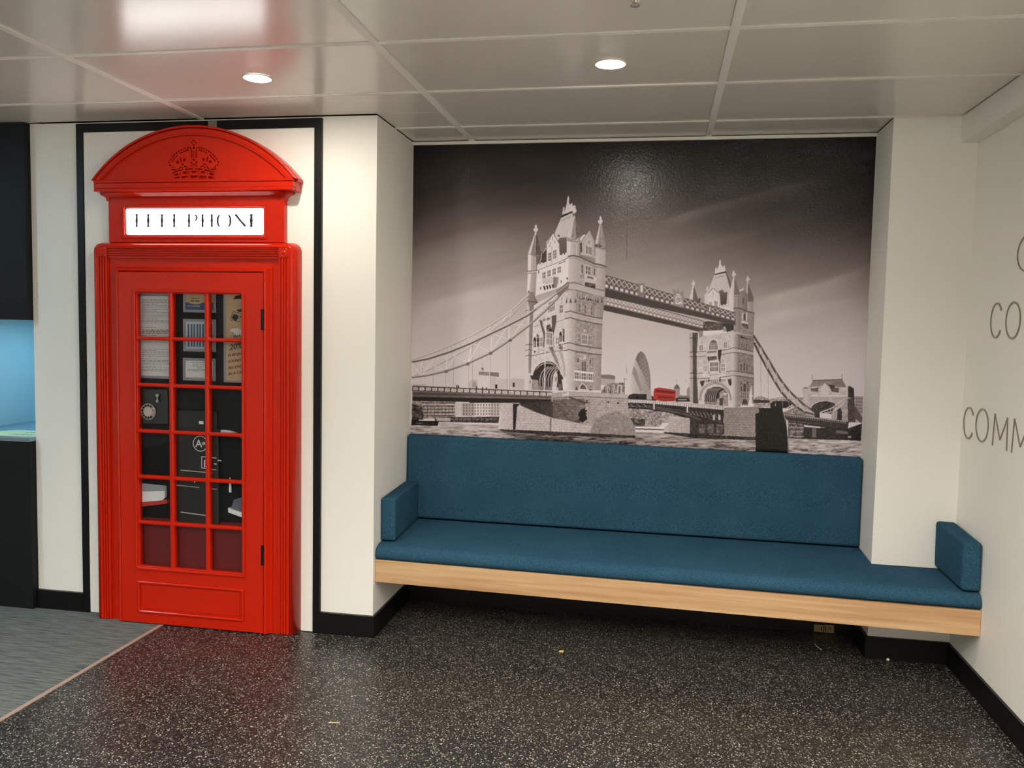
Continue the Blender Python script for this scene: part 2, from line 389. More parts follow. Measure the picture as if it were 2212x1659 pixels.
# ---- skirting
def skirt(name, lab, *b): tag(box(name, 'black', *b), lab, kind=S)
skirt('baseboard_far_left', 'black skirting below the white strip left of the telephone box', -1.815, -1.545, -.012, .006, 0, .098)
skirt('baseboard_left', 'black skirting at the foot of the white wall beside the bench', -.265, .012, -.012, .006, 0, BB)
skirt('baseboard_recess', 'black skirting along the left side of the recess', 0, .012, .006, DEP, 0, BB)
skirt('baseboard_back', 'black skirting under the bench along the back wall', .012, W1-.012, DEP-.012, DEP, 0, BB)
skirt('baseboard_pillar_side', 'black skirting on the inner side of the right pillar', W1-.012, W1, COL_Y, DEP, 0, BB)
skirt('baseboard_pillar', 'black skirting on the front of the right pillar', W1-.012, W2-.012, COL_Y-.012, COL_Y, 0, BB)
skirt('baseboard_right', 'black skirting along the right wall', W2-.012, W2, YB, COL_Y, 0, BB)
# ---- the hidden door behind the telephone box: black frame, white leaf
dr = empty('door_1', (-.905, 0, 0), 'white door leaf in a thin black frame behind the telephone box', kind=S)
box('door_leaf', 'panel', -1.507, -.302, -.006, .006, .004, 2.411, dr)
box('frame_side', 'black', -1.545, -1.509, -.011, .006, 0, 2.452, dr)
box('frame_side', 'black', -.300, -.264, -.011, .006, 0, 2.452, dr)
box('frame_head', 'black', -1.509, -.838, -.011, .006, 2.4125, 2.4518, dr)
box('frame_head', 'black', -.792, -.300, -.011, .006, 2.4085, 2.4518, dr)
box('frame_clip', 'grey', -.8375, -.7925, -.013, .006, 2.412, 2.4525, dr, bevel=.0015)
# ---- service counter niche at the far left
sc_ = empty('service_counter', (-2.35, .4, 0), 'black counter unit with a pale blue niche at the left edge', 'counter')
box('lower_front', 'blackmat', -3.0, -1.817, -.032, .96, .002, .868, sc_)
box('upper_front', 'blackmat', -3.0, -1.817, -.032, .96, 1.486, H-.002, sc_)
box('counter_top', 'counter', -2.312, -1.817, -.036, .96, .869, .890, sc_, bevel=.002)
box('counter_edge', 'counteredge', -3.0, -1.818, -.0385, -.0362, .8685, .886, sc_)
box('niche_side', 'blue', -3.0, -2.312, .05, .96, .8705, 1.4855, sc_)
box('niche_back', 'blue', -2.312, -1.817, .94, .96, .8905, 1.4855, sc_)
box('niche_fill_lamp', 'niche_fill', -2.05, -1.87, .30, .60, 1.4835, 1.4858, sc_)  # hidden lamp added to light the pale blue niche
pp = [onZ(u, v, .8905) for u, v in ((-60, 940), (36, 929), (86, 930.5), (80, 944.5))]
pp[0] = np.array([-2.22, -.025, .8905]); pp[3] = np.array([-1.819, -.008, .8905]); pp[2] = np.array([-1.819, .205, .8905])
pa = MB().hexa(pp, [p+np.array([0, 0, .001]) for p in pp]).build('paper_notice', 'yellow')
tag(pa, 'pale green paper lying on the counter at the left edge', 'paper')
rng = random.Random(3)
mb = MB()
for r_, (u0, u1, v0, v1) in enumerate(((20, 72, 937.4, 939.6), (56, 78, 934.6, 934.2))):
    u = u0
    while u < u1:
        w = rng.uniform(2, 6); a = onZ(u, v0+(v1-v0)*(u-u0)/(u1-u0), .8922); b = onZ(u+w, v0+(v1-v0)*(u+w-u0)/(u1-u0), .8922)
        mb.box(a[0], max(b[0], a[0]+.004), a[1]-.006, a[1]+.006, .8916, .8921); u += w+rng.uniform(1.5, 4)
tag(mb.build('printed_line', 'ink', pa), kind='stuff')

# ---- lamps in the ceiling: two in view, the others unseen and added
def downlight(x, y, label, mat='warm', r=.051, can=0):
    t = empty('ceiling_light', (x, y, H), label, 'light', 'round recessed ceiling lights')
    if not can: MB().lathe_z(x, y, [(r+.008, H+.003), (r+.008, H-.0003), (r+.005, H-.0010), (r+.001, H-.0008), (r, H+.003)]).build('trim_ring', 'ring', t, smooth=True)
    MB().lathe_z(x, y, [(r-.0005, H+.003), (r-.0005, H-.0008), (r*.85, H-.0022), (r*.5, H-.0030), (.004, H-.0032)]).build('diffuser', mat, t)
    if can: MB().lathe_z(x, y, [(r+.010, H+.001), (r+.010, H-can), (r+.003, H-can), (r+.003, H+.001)]).build('cutoff_shade', 'can', t)  # cylinder added round unseen lamps to keep fill off upper walls
downlight(-.287, -.590, 'round ceiling light in the tile above the red telephone box')
downlight(1.107, -.611, 'round ceiling light in the tile above the bench')
ORD = ('first', 'second', 'third', 'fourth', 'fifth', 'sixth')
for c_, y in enumerate((-2.9, -3.9, -4.9)):  # unseen lamps added as frontal fill
    for k, x in enumerate((-.40, .60, 1.60, 2.45)):
        downlight(x, y, 'added unseen fill lamp behind the viewer, %s from the right wall in the %s row' % (ORD[3-k], ('nearest', 'middle', 'rearmost')[c_]), 'rear_fill', .06, .036)
downlight(1.107, -3.55, 'added unseen warm fill lamp above the viewer, third from the mural')  # unseen, added to brighten the right side
downlight(1.107, -2.15, 'added unseen warm fill lamp in front of the bench, second from the mural')  # unseen, added to brighten mural, pillar and right wall
downlight(1.70, -1.95, 'added unseen shaded fill lamp in front of the bench, nearest the right wall', 'rear_fill', .06, .036)  # unseen, added to lift the lower right wall and pillar
downlight(-2.75, -1.15, 'added unseen cool fill lamp over the carpet beside the service counter', 'cool', .06)  # unseen, added to give the left wall its bluish light
for c_, x in enumerate((-1.75, -2.95, -4.1)):  # unseen lamps added as side fill, clear of the mural's reflection
    for k, y in enumerate((-2.2, -3.4, -4.6, -5.8)):
        downlight(x, y, 'added unseen fill lamp over the carpet, %s of the %s row from the telephone wall' % (ORD[k], ('right', 'middle', 'left')[c_]), 'hall_fill', .06, .036)
# sprinkler head
sp = onZ(1372, 10, H-.035)
t = empty('sprinkler_head', (sp[0], sp[1], H), 'small metal fire sprinkler hanging from the ceiling tile', 'sprinkler')
MB().lathe_z(sp[0], sp[1], [(.022, H+.003), (.022, H-.002), (.012, H-.004), (.007, H-.012), (.006, H-.030), (.001, H-.034)], 16).build('body', 'chrome', t, smooth=True)
for s_ in (-1, 1):
    MB().tube([(sp[0]+s_*.006, sp[1], H-.012), (sp[0]+s_*.011, sp[1], H-.024), (sp[0]+s_*.003, sp[1], H-.036)], .0018, 6).build('frame_arm', 'chrome', t)
MB().lathe_z(sp[0], sp[1], [(.003, H-.0345), (.014, H-.036), (.015, H-.038), (.003, H-.039)], 16).build('deflector', 'chrome', t)

# ================================================================ THE RED TELEPHONE BOX FRONT
CX = -.893
tb = empty('telephone_box', (CX, 0, 0), 'red telephone box front with arched crown top and glazed door', 'telephone box')
YW = -.0068           # face of the door leaf behind
def mirrored(f):
    for s in (-1, 1): f(s)
# base board with the door opening
plate('surround_board', 'red', [[(CX-.506, .0), (CX+.506, .0), (CX+.506, 1.846), (CX-.506, 1.846)], [(CX-.392, .03), (CX-.392, 1.742), (CX+.392, 1.742), (CX+.392, .03)]], -.060, YW, tb)
# fluted pilasters
def pilaster(s):
    prof = [(.446, -.0601), (.446, -.0745), (.4535, -.0755)]
    for c in (.4580, .4715, .4850):
        prof += [(c-.0036, -.0755), (c-.0022, -.0685), (c+.0022, -.0685), (c+.0036, -.0755)]
    prof += [(.500, -.0755), (.502, -.0735), (.502, -.0601)]
    MB().prism([(CX+s*dx, y, .004) for dx, y in prof], [(CX+s*dx, y, 1.800) for dx, y in prof]).build('pilaster', 'red', tb)
mirrored(pilaster)
# fluted lintel
prof = [(1.796, -.0601), (1.796, -.0745)]
for c in (1.8050, 1.8160, 1.8270, 1.8380): prof += [(c-.0038, -.0755), (c-.0022, -.067), (c+.0022, -.067), (c+.0038, -.0755)]
prof += [(1.846, -.0745), (1.846, -.0601)]
MB().prism([(CX-.444, y, z) for z, y in prof], [(CX+.444, y, z) for z, y in prof]).build('lintel', 'red', tb)
# corner blocks with roundels
def corner(s):
    b = box('corner_block', 'red', *sorted((CX+s*.4455, CX+s*.5025)), -.0765, -.0603, 1.8005, 1.8475, tb, bevel=.002)
    cx, cz = CX+s*.474, 1.824
    MB().lathe_y(cx, cz, [(.021, -.0764), (.0205, -.0785), (.017, -.0785), (.014, -.0755), (.0135, -.0750), (.010, -.0795), (.002, -.0815)]).build('roundel', 'red', b, smooth=True)
mirrored(corner)
# rounded outer moulding: up both sides, round the corners and over the top
def roll_section(n=7):
    return [(.0, -.0770)]+[(.004+.024*math.sin(t), -.012-.065*math.cos(t)) for t in [math.pi/2*k/n for k in range(n+1)]]+[(.028, YW), (.0, YW)]
sec = roll_section(); path = []
r0x, r0z = .5030, 1.8465
loops = [[(CX-r0x-d, y, .004) for d, y in sec]]
for k in range(9):
    a = math.pi-math.pi/2*k/8
    loops.append([(CX-r0x+.016+(d+.016)*math.cos(a), y, r0z-.016+(d+.016)*math.sin(a)) for d, y in sec])
for k in range(9):
    a = math.pi/2-math.pi/2*k/8
    loops.append([(CX+r0x-.016+(d+.016)*math.cos(a), y, r0z-.016+(d+.016)*math.sin(a)) for d, y in sec])
loops.append([(CX+r0x+d, y, .004) for d, y in sec])
MB().rings(loops).build('outer_moulding', 'red', tb, smooth=True)
# architrave round the door
def arch_loop(dx, z, y): return [(CX-dx, y, .004), (CX-dx, y, z), (CX+dx, y, z), (CX+dx, y, .004)]
lp = [arch_loop(.3775, 1.7315, -.0602), arch_loop(.3775, 1.7315, -.0895), arch_loop(.3845, 1.7375, -.0930), arch_loop(.389, 1.742, -.0905), arch_loop(.402, 1.753, -.0690), arch_loop(.4105, 1.7585, -.0690), arch_loop(.4115, 1.760, -.0602)]
MB().rings(lp+[lp[0]], close=False, cap=False).build('architrave', 'red', tb)

# ---- the door with eighteen panes
DX0, DX1, DZ0, DZ1 = CX-.3750, CX+.3750, .006, 1.7285
colsX = [(-1.1695, -1.0025), (-.9805, -.8145), (-.7935, -.6265)]
rz = [(1.421, 1.626)]
rowsZ = [(.4985-.2065+(.2265*k), .4985+(.2265*k)-.0005) for k in range(6)]
zt, zb = 1.6265, .2925
ph = (zt-zb+.0175)/6
rowsZ = [(zb+ph*k, zb+ph*k+ph-.0175) for k in range(6)]
holes = [rrect(a, b, c, d, .006, 3) for a, b in colsX for c, d in rowsZ]
door = plate('door', 'red', [[(DX0, DZ0), (DX1, DZ0), (DX1, DZ1), (DX0, DZ1)]]+holes, -.0915, -.060, tb, round_=.0028)
# raised rim round the glazing
GX0, GX1, GZ0, GZ1 = -1.1840, -.6120, .2780, 1.6410
plate('glazing_rim', 'red', [rrect(GX0-.004, GX1+.004, GZ0-.004, GZ1+.004, .004, 2), rrect(GX0+.010, GX1-.010, GZ0+.010, GZ1-.010, .004, 2)], -.1005, -.0905, door, round_=.0045, smooth=False)
for k, (a, b) in enumerate(((-1.0025, -.9805), (-.8145, -.7935))):
    x = (a+b)/2
    MB().prism([(x-.0075, -.091, GZ0+.01), (x-.004, -.0945, GZ0+.01), (x+.004, -.0945, GZ0+.01), (x+.0075, -.091, GZ0+.01)], [(x-.0075, -.091, GZ1-.01), (x-.004, -.0945, GZ1-.01), (x+.004, -.0945, GZ1-.01), (x+.0075, -.091, GZ1-.01)]).build('glazing_bar', 'red', door)
for k in range(5):
    z = rowsZ[k][1]+.00875
    for a, b in colsX:
        MB().prism([(a-.005, -.091, z-.0065), (a-.005, -.0945, z-.0035), (a-.005, -.0945, z+.0035), (a-.005, -.091, z+.0065)], [(b+.005, -.091, z-.0065), (b+.005, -.0945, z-.0035), (b+.005, -.0945, z+.0035), (b+.005, -.091, z+.0065)]).build('glazing_bar', 'red', door)
for a, b in colsX:
    for c, d in rowsZ:
        box('glass_pane', 'glass', a-.004, b+.004, -.0775, -.0745, c-.004, d+.004, door)
# kick panel bead
PX0, PX1, PZ0, PZ1 = -1.178, -.6135, .058, .2175
plate('kick_panel_bead', 'red', [rrect(PX0, PX1, PZ0, PZ1, .005, 2), rrect(PX0+.013, PX1-.013, PZ0+.013, PZ1-.013, .004, 2)], -.1020, -.0905, door, round_=.0055)
plate('kick_panel', 'red', [rrect(PX0+.022, PX1-.022, PZ0+.022, PZ1-.022, .004, 2)], -.0945, -.0905, door, round_=.002)
for z0, z1 in ((1.462, 1.560), (.342, .437)):
    h = box('hinge', 'black', CX+.3690, CX+.3800, -.0975, -.0885, z0, z1, door, bevel=.001)
    MB().tube([(CX+.3775, -.0975, z0+.002), (CX+.3775, -.0975, z1-.002)], .0042, 10).build('hinge_pin', 'black', h)

# ---- neck and lit sign
neck = plate('sign_fascia', 'red', [[(CX-.458, 1.874), (CX+.458, 1.874), (CX+.458, 2.100), (CX-.458, 2.100)], rrect(CX-.3650, CX+.3520, 1.9100, 2.0350, .008, 3)], -.040, YW, tb, round_=.002)
plate('sign_frame', 'red', [rrect(CX-.384, CX+.371, 1.8905, 2.0530, .004, 2), rrect(CX-.3700, CX+.3570, 1.9045, 2.0395, .006, 3)], -.0465, -.0395, neck, round_=.003)
sf = plate('sign_face', 'sign', [rrect(CX-.3640, CX+.3510, 1.9110, 2.0340, .008, 3)], -.0390, -.020, neck)
def sgn(u, v): p = onY(u, v, -.0392); return (p[0], p[2])
zk = lambda x, y: (180+x/4.424, 260+y/4.424)
def stroke(mb, pts, ws, y=-.0398, th=.0006):
    pts = [np.array(p) for p in pts]; L0, L1 = [], []
    for i, p in enumerate(pts):
        d = pts[min(i+1, len(pts)-1)]-pts[max(i-1, 0)]; d = d/np.linalg.norm(d); n = np.array([-d[1], d[0]])
        w = ws[i] if isinstance(ws, (list, tuple)) else ws
        L0.append(p+n*w/2); L1.append(p-n*w/2)
    out = L0+L1[::-1]
    mb.prism([(p[0], y, p[1]) for p in out], [(p[0], y+th, p[1]) for p in out])
def S_(x, y): return sgn(*zk(x, y))
ZT_, ZM_, ZB_ = 897, 958, 1020
HW, HH = .0105, .0022           # heavy and hairline stroke widths
def stem(mb, x, w=HW): stroke(mb, [S_(x, ZT_), S_(x, 915), S_(x, 940), S_(x, ZM_), S_(x, 976), S_(x, 1002), S_(x, ZB_)], [w*1.25, w*.95, w, w*1.3, w, w*.95, w*1.2])
def bar(mb, x0, x1, y, y1=None): stroke(mb, [S_(x0, y), S_(x1, y if y1 is None else y1)], HH)
def sign_letter(kind, x):
    mb = MB(); stem_w = HW*(1.25 if x > 1500 else 1)
    if kind == 'O':
        for s in (-1, 1):
            stroke(mb, [S_(x+s*(30+32*math.cos(a)), 960-63*math.sin(a)) for a in [math.radians(t) for t in (82, 55, 28, 0, -28, -55, -82)]], [HH, .0070, .0098, .0108, .0098, .0070, HH])
        bar(mb, x-26, x+26, 897.5); bar(mb, x-26, x+26, 1022.5)
    elif kind == 'N':
        stroke(mb, [S_(x, 899), S_(x+10, 908), S_(x+48, 957), S_(x+88, 1002), S_(x+98, 1012)], [.0115, .0108, .0100, .0108, .0115])
        stroke(mb, [S_(x, 899), S_(x, ZB_)], HH); stroke(mb, [S_(x+97, ZT_), S_(x+97, 1008)], HH)
    else:
        stem(mb, x, stem_w)
        if kind == 'T': bar(mb, x-44, x+44, ZT_)
        if kind in 'EL': bar(mb, x, x+56, ZB_)
        if kind == 'E': bar(mb, x, x+50, ZT_); bar(mb, x, x+40, ZM_)
        if kind == 'H': stem(mb, x+88, stem_w); bar(mb, x, x+88, ZM_)
        if kind == 'P':
            stroke(mb, [S_(x+52, 898), S_(x+66, 908), S_(x+76, 930), S_(x+68, 952), S_(x+52, 963)], [HH, .0076, .0100, .0076, HH]); bar(mb, x, x+54, 898); bar(mb, x, x+54, 963)
    mb.build('sign_letter', 'signtext', sf)
for kind, x in (('T', 510), ('E', 620), ('L', 752), ('E', 868), ('P', 1010), ('H', 1140), ('O', 1345), ('N', 1452), ('E', 1605)): sign_letter(kind, x)

# ---- arched pediment
ACX, AHW, ZTIP, ZAP = -.878, .523, 2.166, 2.4125
def arc(hw, ztip, zap, cx=ACX, n=40):
    R = (hw*hw+(zap-ztip)**2)/(2*(zap-ztip)); zc = zap-R; a0 = math.asin(hw/R)
    return [(cx+R*math.sin(a), zc+R*math.cos(a)) for a in [a0-2*a0*k/n for k in range(n+1)]]
# crown, cut into the pediment face
zc_ = lambda x, y: (340+x/13.825, 290+y/13.825)
CRY = -.083
def cr(pts): 
    out = []
    for x, y in pts:
        p = onY(*zc_(x, y), CRY); out.append((p[0], p[2]))
    return out
def ell(x, y, rx, ry, rot=0, n=10):
    c, s = math.cos(rot), math.sin(rot)
    return cr([(x+rx*math.cos(t)*c-ry*math.sin(t)*s, y+rx*math.cos(t)*s+ry*math.sin(t)*c) for t in [2*math.pi*k/n for k in range(n)]])
def band(pts, w):
    pts = [np.array(p, float) for p in pts]; A, B = [], []
    for i, p in enumerate(pts):
        d = pts[min(i+1, len(pts)-1)]-pts[max(i-1, 0)]; d /= np.linalg.norm(d); n = np.array([-d[1], d[0]])
        A.append(p+n*w/2); B.append(p-n*w/2)
    return cr([tuple(q) for q in A+B[::-1]])
cut = []
cut += [cr([(1040, 178), (1125, 178), (1085, 225)]), cr([(1018, 212), (1058, 245), (1030, 292), (1008, 265)]), cr([(1150, 212), (1112, 245), (1140, 295), (1160, 265)]), cr([(1085, 282), (1115, 330), (1085, 345), (1052, 330)])]
cut += [ell(1085, 408, 40, 48), ell(1086, 525, 23, 25), ell(1086, 612, 20, 24), ell(1086, 690, 19, 24)]
cut += [band([(978, 372), (1010, 450), (1025, 560), (1022, 705)], 34), band([(1192, 368), (1165, 450), (1152, 560), (1155, 700)], 34)]
for x, y in ((912, 405), (846, 425), (776, 450), (705, 475), (636, 515), (572, 565), (510, 615), (453, 680), (398, 755), (358, 845), (380, 925)): cut.append(ell(x, y, 26, 32, .4))
for x, y in ((1253, 402), (1322, 420), (1392, 442), (1464, 470), (1534, 505), (1600, 550), (1662, 605), (1720, 668), (1780, 742), (1820, 828), (1796, 915)): cut.append(ell(x, y, 26, 32, -.4))
cut += [band([(668, 582), (740, 535), (830, 500), (935, 472)], 34), band([(440, 840), (480, 760), (550, 680), (618, 615)], 34), band([(1232, 472), (1330, 498), (1420, 530), (1500, 570)], 34), band([(1552, 610), (1620, 675), (1690, 750), (1735, 820)], 34)]
cut += [cr([(655, 665), (690, 690), (722, 780), (730, 860), (700, 840), (665, 760)]), ell(600, 835, 46, 50), ell(802, 768, 38, 52, .3), band([(710, 910), (790, 890)], 36)]
cut += [cr([(1520, 655), (1485, 670), (1455, 770), (1462, 850), (1500, 800), (1522, 720)]), ell(1572, 820, 48, 50), ell(1372, 758, 40, 54, -.3), band([(1372, 882), (1465, 910)], 36)]
cut += [cr([(1035, 748), (1135, 748), (1088, 808)]), cr([(990, 790), (1045, 850), (995, 905)]), cr([(1182, 788), (1125, 850), (1180, 905)]), band([(985, 965), (1085, 892), (1188, 965)], 30), ell(1086, 975, 24, 24)]
cut += [band([(622, 1045), (680, 1005), (705, 960)], 34), cr([(745, 975), (785, 1005), (755, 1025), (735, 1005)]), band([(782, 940), (830, 972), (905, 985)], 36), band([(1262, 978), (1330, 965), (1385, 935)], 36), cr([(1410, 965), (1440, 1005), (1415, 1018), (1395, 1000)]), band([(1472, 955), (1515, 1010), (1560, 1045)], 34)]
cut += [cr([(440, 915), (470, 985), (482, 1018), (440, 1010)]), cr([(1725, 900), (1748, 960), (1745, 1000), (1695, 1005)]), band([(425, 1058), (500, 1072), (572, 1062)], 34), band([(1602, 1050), (1680, 1050), (1755, 1038)], 34)]
cut += [band([(820, 1050), (1060, 1028)], 40), band([(1118, 1030), (1355, 1048)], 40), band([(460, 1165), (620, 1090), (765, 1060)], 38), band([(1405, 1062), (1560, 1090), (1690, 1140)], 38)]
cut += [cr([(480, 1205), (625, 1160), (630, 1220), (490, 1240)]), cr([(735, 1140), (800, 1105), (880, 1112), (895, 1160), (870, 1180), (740, 1180)]), cr([(1012, 1095), (1168, 1090), (1172, 1150), (1015, 1160)]), cr([(1280, 1130), (1350, 1100), (1420, 1112), (1445, 1155), (1430, 1180), (1285, 1170)]), cr([(1550, 1150), (1700, 1190), (1690, 1240), (1550, 1205)])]
for x, y in ((945, 1108), (945, 1172), (1230, 1105), (1232, 1168), (680, 1150), (680, 1202), (1498, 1150), (1500, 1200)): cut.append(ell(x, y, 17, 20))
cut += [cr([(505, 1290), (660, 1265), (670, 1305), (510, 1320)]), cr([(712, 1262), (920, 1240), (925, 1300), (715, 1310)]), cr([(975, 1235), (1205, 1232), (1205, 1305), (980, 1310)]), cr([(1248, 1235), (1470, 1245), (1470, 1320), (1255, 1320)]), cr([(1512, 1250), (1695, 1275), (1690, 1325), (1515, 1325)])]
ped_out = arc(AHW, ZTIP, ZAP)
ped = plate('pediment', 'red', [ped_out+[(ACX-AHW, ZTIP-.012), (ACX-AHW+.010, ZTIP-.018), (ACX-AHW+.010, 2.1095), (ACX+AHW-.010, 2.1095), (ACX+AHW-.010, ZTIP-.018), (ACX+AHW, ZTIP-.012)]], -.0665, YW, tb, round_=.002)
inner = arc(AHW-.045, ZTIP-.002, ZAP-.044)
plate('crown_face', 'red', [inner]+cut, -.0835, -.0664, ped)
def ring_arc(o, i, n, yf, yb, rd):
    a = arc(*o); b = arc(*i)
    plate(n, 'red', [a+b[::-1]], yf, yb, ped, round_=rd)
ring_arc((AHW-.0005, ZTIP-.004, ZAP-.0005), (AHW-.010, ZTIP-.004, ZAP-.011), 'arch_moulding', -.1000, -.0663, .0035)
ring_arc((AHW-.012, ZTIP-.004, ZAP-.013), (AHW-.038, ZTIP-.004, ZAP-.037), 'arch_moulding', -.0930, -.0663, .004)
ring_arc((AHW-.036, ZTIP-.004, ZAP-.036), (AHW-.047, ZTIP-.004, ZAP-.046), 'arch_moulding', -.0975, -.0663, .0035)
box('pediment_ledge', 'red', ACX-AHW+.012, ACX+AHW-.012, -.0985, -.0663, 2.1500, 2.1640, ped, bevel=.004, seg=3)
box('pediment_ledge', 'red', ACX-AHW+.011, ACX+AHW-.011, -.0930, -.0663, 2.1245, 2.1495, ped, bevel=.002)
box('pediment_ledge', 'red', ACX-AHW+.012, ACX+AHW-.012, -.0965, -.0663, 2.1098, 2.1240, ped, bevel=.004, seg=3)
# concave brackets under the pediment ends and cornice cove
def bracket(s):
    q = [(.449, 2.1090), (.496, 2.1090), (.496, 2.103), (.488, 2.097)]+[(.488-.026*math.sin(t), 2.071+.026*math.cos(t)) for t in [math.pi/2*k/5 for k in range(1, 6)]]+[(.449, 2.071)]
    q = [(CX+s*dx, z) for dx, z in q]
    if s < 0: q = q[::-1]
    plate('bracket', 'red', [q], -.0485, YW, tb)
mirrored(bracket)
cov = [(2.109, -.0406), (2.109, -.070), (2.106, -.070)]+[(2.104-.020*math.sin(t), -.0406-.026*(1-math.sin(t))) for t in [math.pi/2*k/5 for k in range(6)]]
MB().prism([(CX-.455, y, z) for z, y in cov], [(CX+.455, y, z) for z, y in cov]).build('cornice_cove', 'red', tb)

# ---- inside the glazed door: shallow display behind the panes
YI = -.04600
box('backboard', 'blackmat', -1.262, -.524, YI, YW-.0002, .526, 1.72, tb)
box('lower_lining', 'redin', -1.262, -.524, -.05260, YW-.0002, .012, .5255, tb)
def pxr(u0, v0, u1, v1, Y=-.04820):
    a = onY(u0, v0, Y); b = onY(u1, v1, Y); return a[0], b[0], b[2], a[2]
zoomA = lambda x, y: (280+x/7.373, 610+y/7.373)
zoomB = lambda x, y: (280+x/7.373, 820+y/7.373)
zoomCc = lambda x, y: (280+x/7.373, 1020+y/7.373)
def rectz(z, x0, y0, x1, y1, Y=-.04820):
    u0, v0 = z(x0, y0); u1, v1 = z(x1, y1); return pxr(u0, v0, u1, v1, Y)
def framed(name, lab, z, o, i, papermat, group='framed notices inside the telephone box'):
    x0, x1, z0, z1 = rectz(z, *o); e = empty(name, ((x0+x1)/2, YI, z0), lab, 'notice', group)
    a0, a1, b0, b1 = rectz(z, *i)
    plate('frame', 'framegrey', [rrect(x0, x1, z0, z1, .002, 2), rrect(a0, a1, b0, b1, .001, 1)], -.05013, -.04611, e, round_=.001)
    pg = box('sheet', papermat, a0-.001, a1+.001, -.04738, -.04611, b0-.001, b1+.001, e)
    return e, pg, (a0, a1, b0, b1)
def lines(parent, z, rows, mat='ink', Y=-.04765):
    mb = MB()
    for x0, x1, y, h, bold in rows:
        x = x0
        while x < x1:
            w = rng.uniform(18, 70); w = min(w, x1-x)
            if w > 6:
                a0, a1, b0, b1 = rectz(z, x, y, x+w, y+h, Y); mb.box(a0, a1, Y, Y+.0004, b0, b1)
            x += w+rng.uniform(8, 16)
    tag(mb.build('printed_text', mat, parent), kind='stuff')
# long white sheet of rules
e, pg, r = framed('framed_notice', 'long white sheet of small print in grey frame, left panes', zoomA, (100, 150, 735, 1540), (142, 215, 690, 1500), 'paper')
rows = []
for k, y in enumerate((270, 292, 318, 345, 368, 402, 435, 462, 482, 518, 545, 578, 600, 622, 645, 712, 752, 775, 802, 840, 925, 948, 1060, 1085, 1108, 1140, 1172, 1212, 1245, 1280, 1300, 1335, 1355, 1380, 1405)):
    full = k % 4 != 3; rows.append((200, 640 if full else 430, y, 7 if k not in (16, 17, 18, 28) else 13, 0))
lines(pg, zoomA, rows)
# card with blue foot
e, pg, (a0, a1, b0, b1) = framed('framed_notice', 'small tan and blue card in clear frame, top middle pane', zoomA, (850, 60, 1375, 485), (888, 95, 1335, 440), 'tan')
c0, c1, d0, d1 = rectz(zoomA, 888, 318, 1335, 440)
box('blue_band', 'cardblue', c0, c1, -.04776, -.04743, d0, d1, e)
q = [onY(*zoomA(x, y), -.04793) for x, y in [(940, 318), (980, 340), (1040, 350), (1100, 346), (1150, 330), (1165, 318)]]
plate('scalloped_label', 'tan', [[(p[0], p[2]) for p in q]], -.04804, -.04781, e)
p0 = onY(*zoomA(920, 385), -.04798)
lettering('printed_words', 'nd to my family', .0105, 'inkwhite', e, lambda s, t, d: (p0[0]+s, -.04798-d, p0[2]+t), thick=.0004)
lines(e, zoomA, [(985, 1110, 250, 14, 1), (970, 1130, 288, 16, 1)], 'inkdark', -.04765)
# striped card
e, pg, (a0, a1, b0, b1) = framed('framed_notice', 'blue and white striped card in clear frame, middle of the board', zoomA, (850, 580, 1375, 1110), (890, 620, 1335, 1065), 'stripewhite')
for k in range(9):
    x = 925+k*46+(k % 2)*3
    c0, c1, d0, d1 = rectz(zoomA, x, 662, min(x+26, 1328), 1028, -.04776)
    if c1 > c0: box('stripe', 'stripeblue', c0, c1, -.04781, -.04743, d0, d1, pg)
# white typed card
e, pg, r = framed('framed_notice', 'white typed card in clear frame, lowest of the middle column', zoomA, (848, 1200, 1370, 1575), (888, 1245, 1330, 1525), 'paper')
lines(pg, zoomA, [(975, 1250, 1268, 9, 0), (1000, 1260, 1300, 9, 0), (1010, 1180, 1330, 9, 0), (1075, 1160, 1358, 9, 0), (925, 1300, 1390, 13, 0), (1010, 1110, 1412, 7, 0)])
# tan poster
e, pg, r = framed('framed_notice', 'tall tan poster with red slanting capitals, right panes', zoomA, (1495, 150, 1960, 1605), (1530, 190, 1925, 1572), 'tan')
def ptext(txt, x, y, size, mat, shear=.25, rise=.10):
    p = onY(*zoomA(x, y), -.04776)
    lettering('printed_words', txt, size, mat, pg, lambda s, t, d: (p[0]+s, -.04776-d, p[2]+t+s*rise), shear=shear, thick=.0003, bold=.0007)
ptext('20%', 1585, 1085, .0400, 'inkdark', .15, .22)
ptext('ELLA', 1650, 885, .0170, 'inkdark', .25, .2)
for txt, x, y in (('IS REQU', 1568, 1185), ('SOUND B', 1566, 1285), ('RECEIVE', 1566, 1385), ('IN A CA', 1570, 1480)): ptext(txt, x, y, .0190, 'inkred', .25, .16)
mb = MB()
for pts in ([(1700, 440), (1795, 415), (1800, 470), (1740, 475)], [(1650, 270), (1690, 215), (1800, 190), (1800, 260)], [(1625, 570), (1660, 500), (1720, 520), (1735, 560), (1690, 620)]):
    q = [onY(*zoomA(x, y), -.04765) for x, y in pts]
    mb.prism([(p[0], -.04776, p[2]) for p in q], [(p[0], -.04748, p[2]) for p in q])
for a, b in (((1645, 460), (1800, 505)), ((1645, 460), (1605, 600)), ((1605, 600), (1770, 630)), ((1740, 520), (1800, 580)), ((1740, 580), (1800, 510))):
    q = [np.array(onY(*zoomA(*p), -.04765))[[0, 2]] for p in (a, b)]; stroke(mb, q, .0022, -.04776, .0005)
tag(mb.build('printed_sketch', 'inkdark', pg), kind='stuff')
q = [onY(*zoomA(x, y), -.04765) for x, y in [(1590, 790), (1630, 735), (1720, 725), (1790, 770), (1800, 850), (1700, 845), (1640, 780)]]
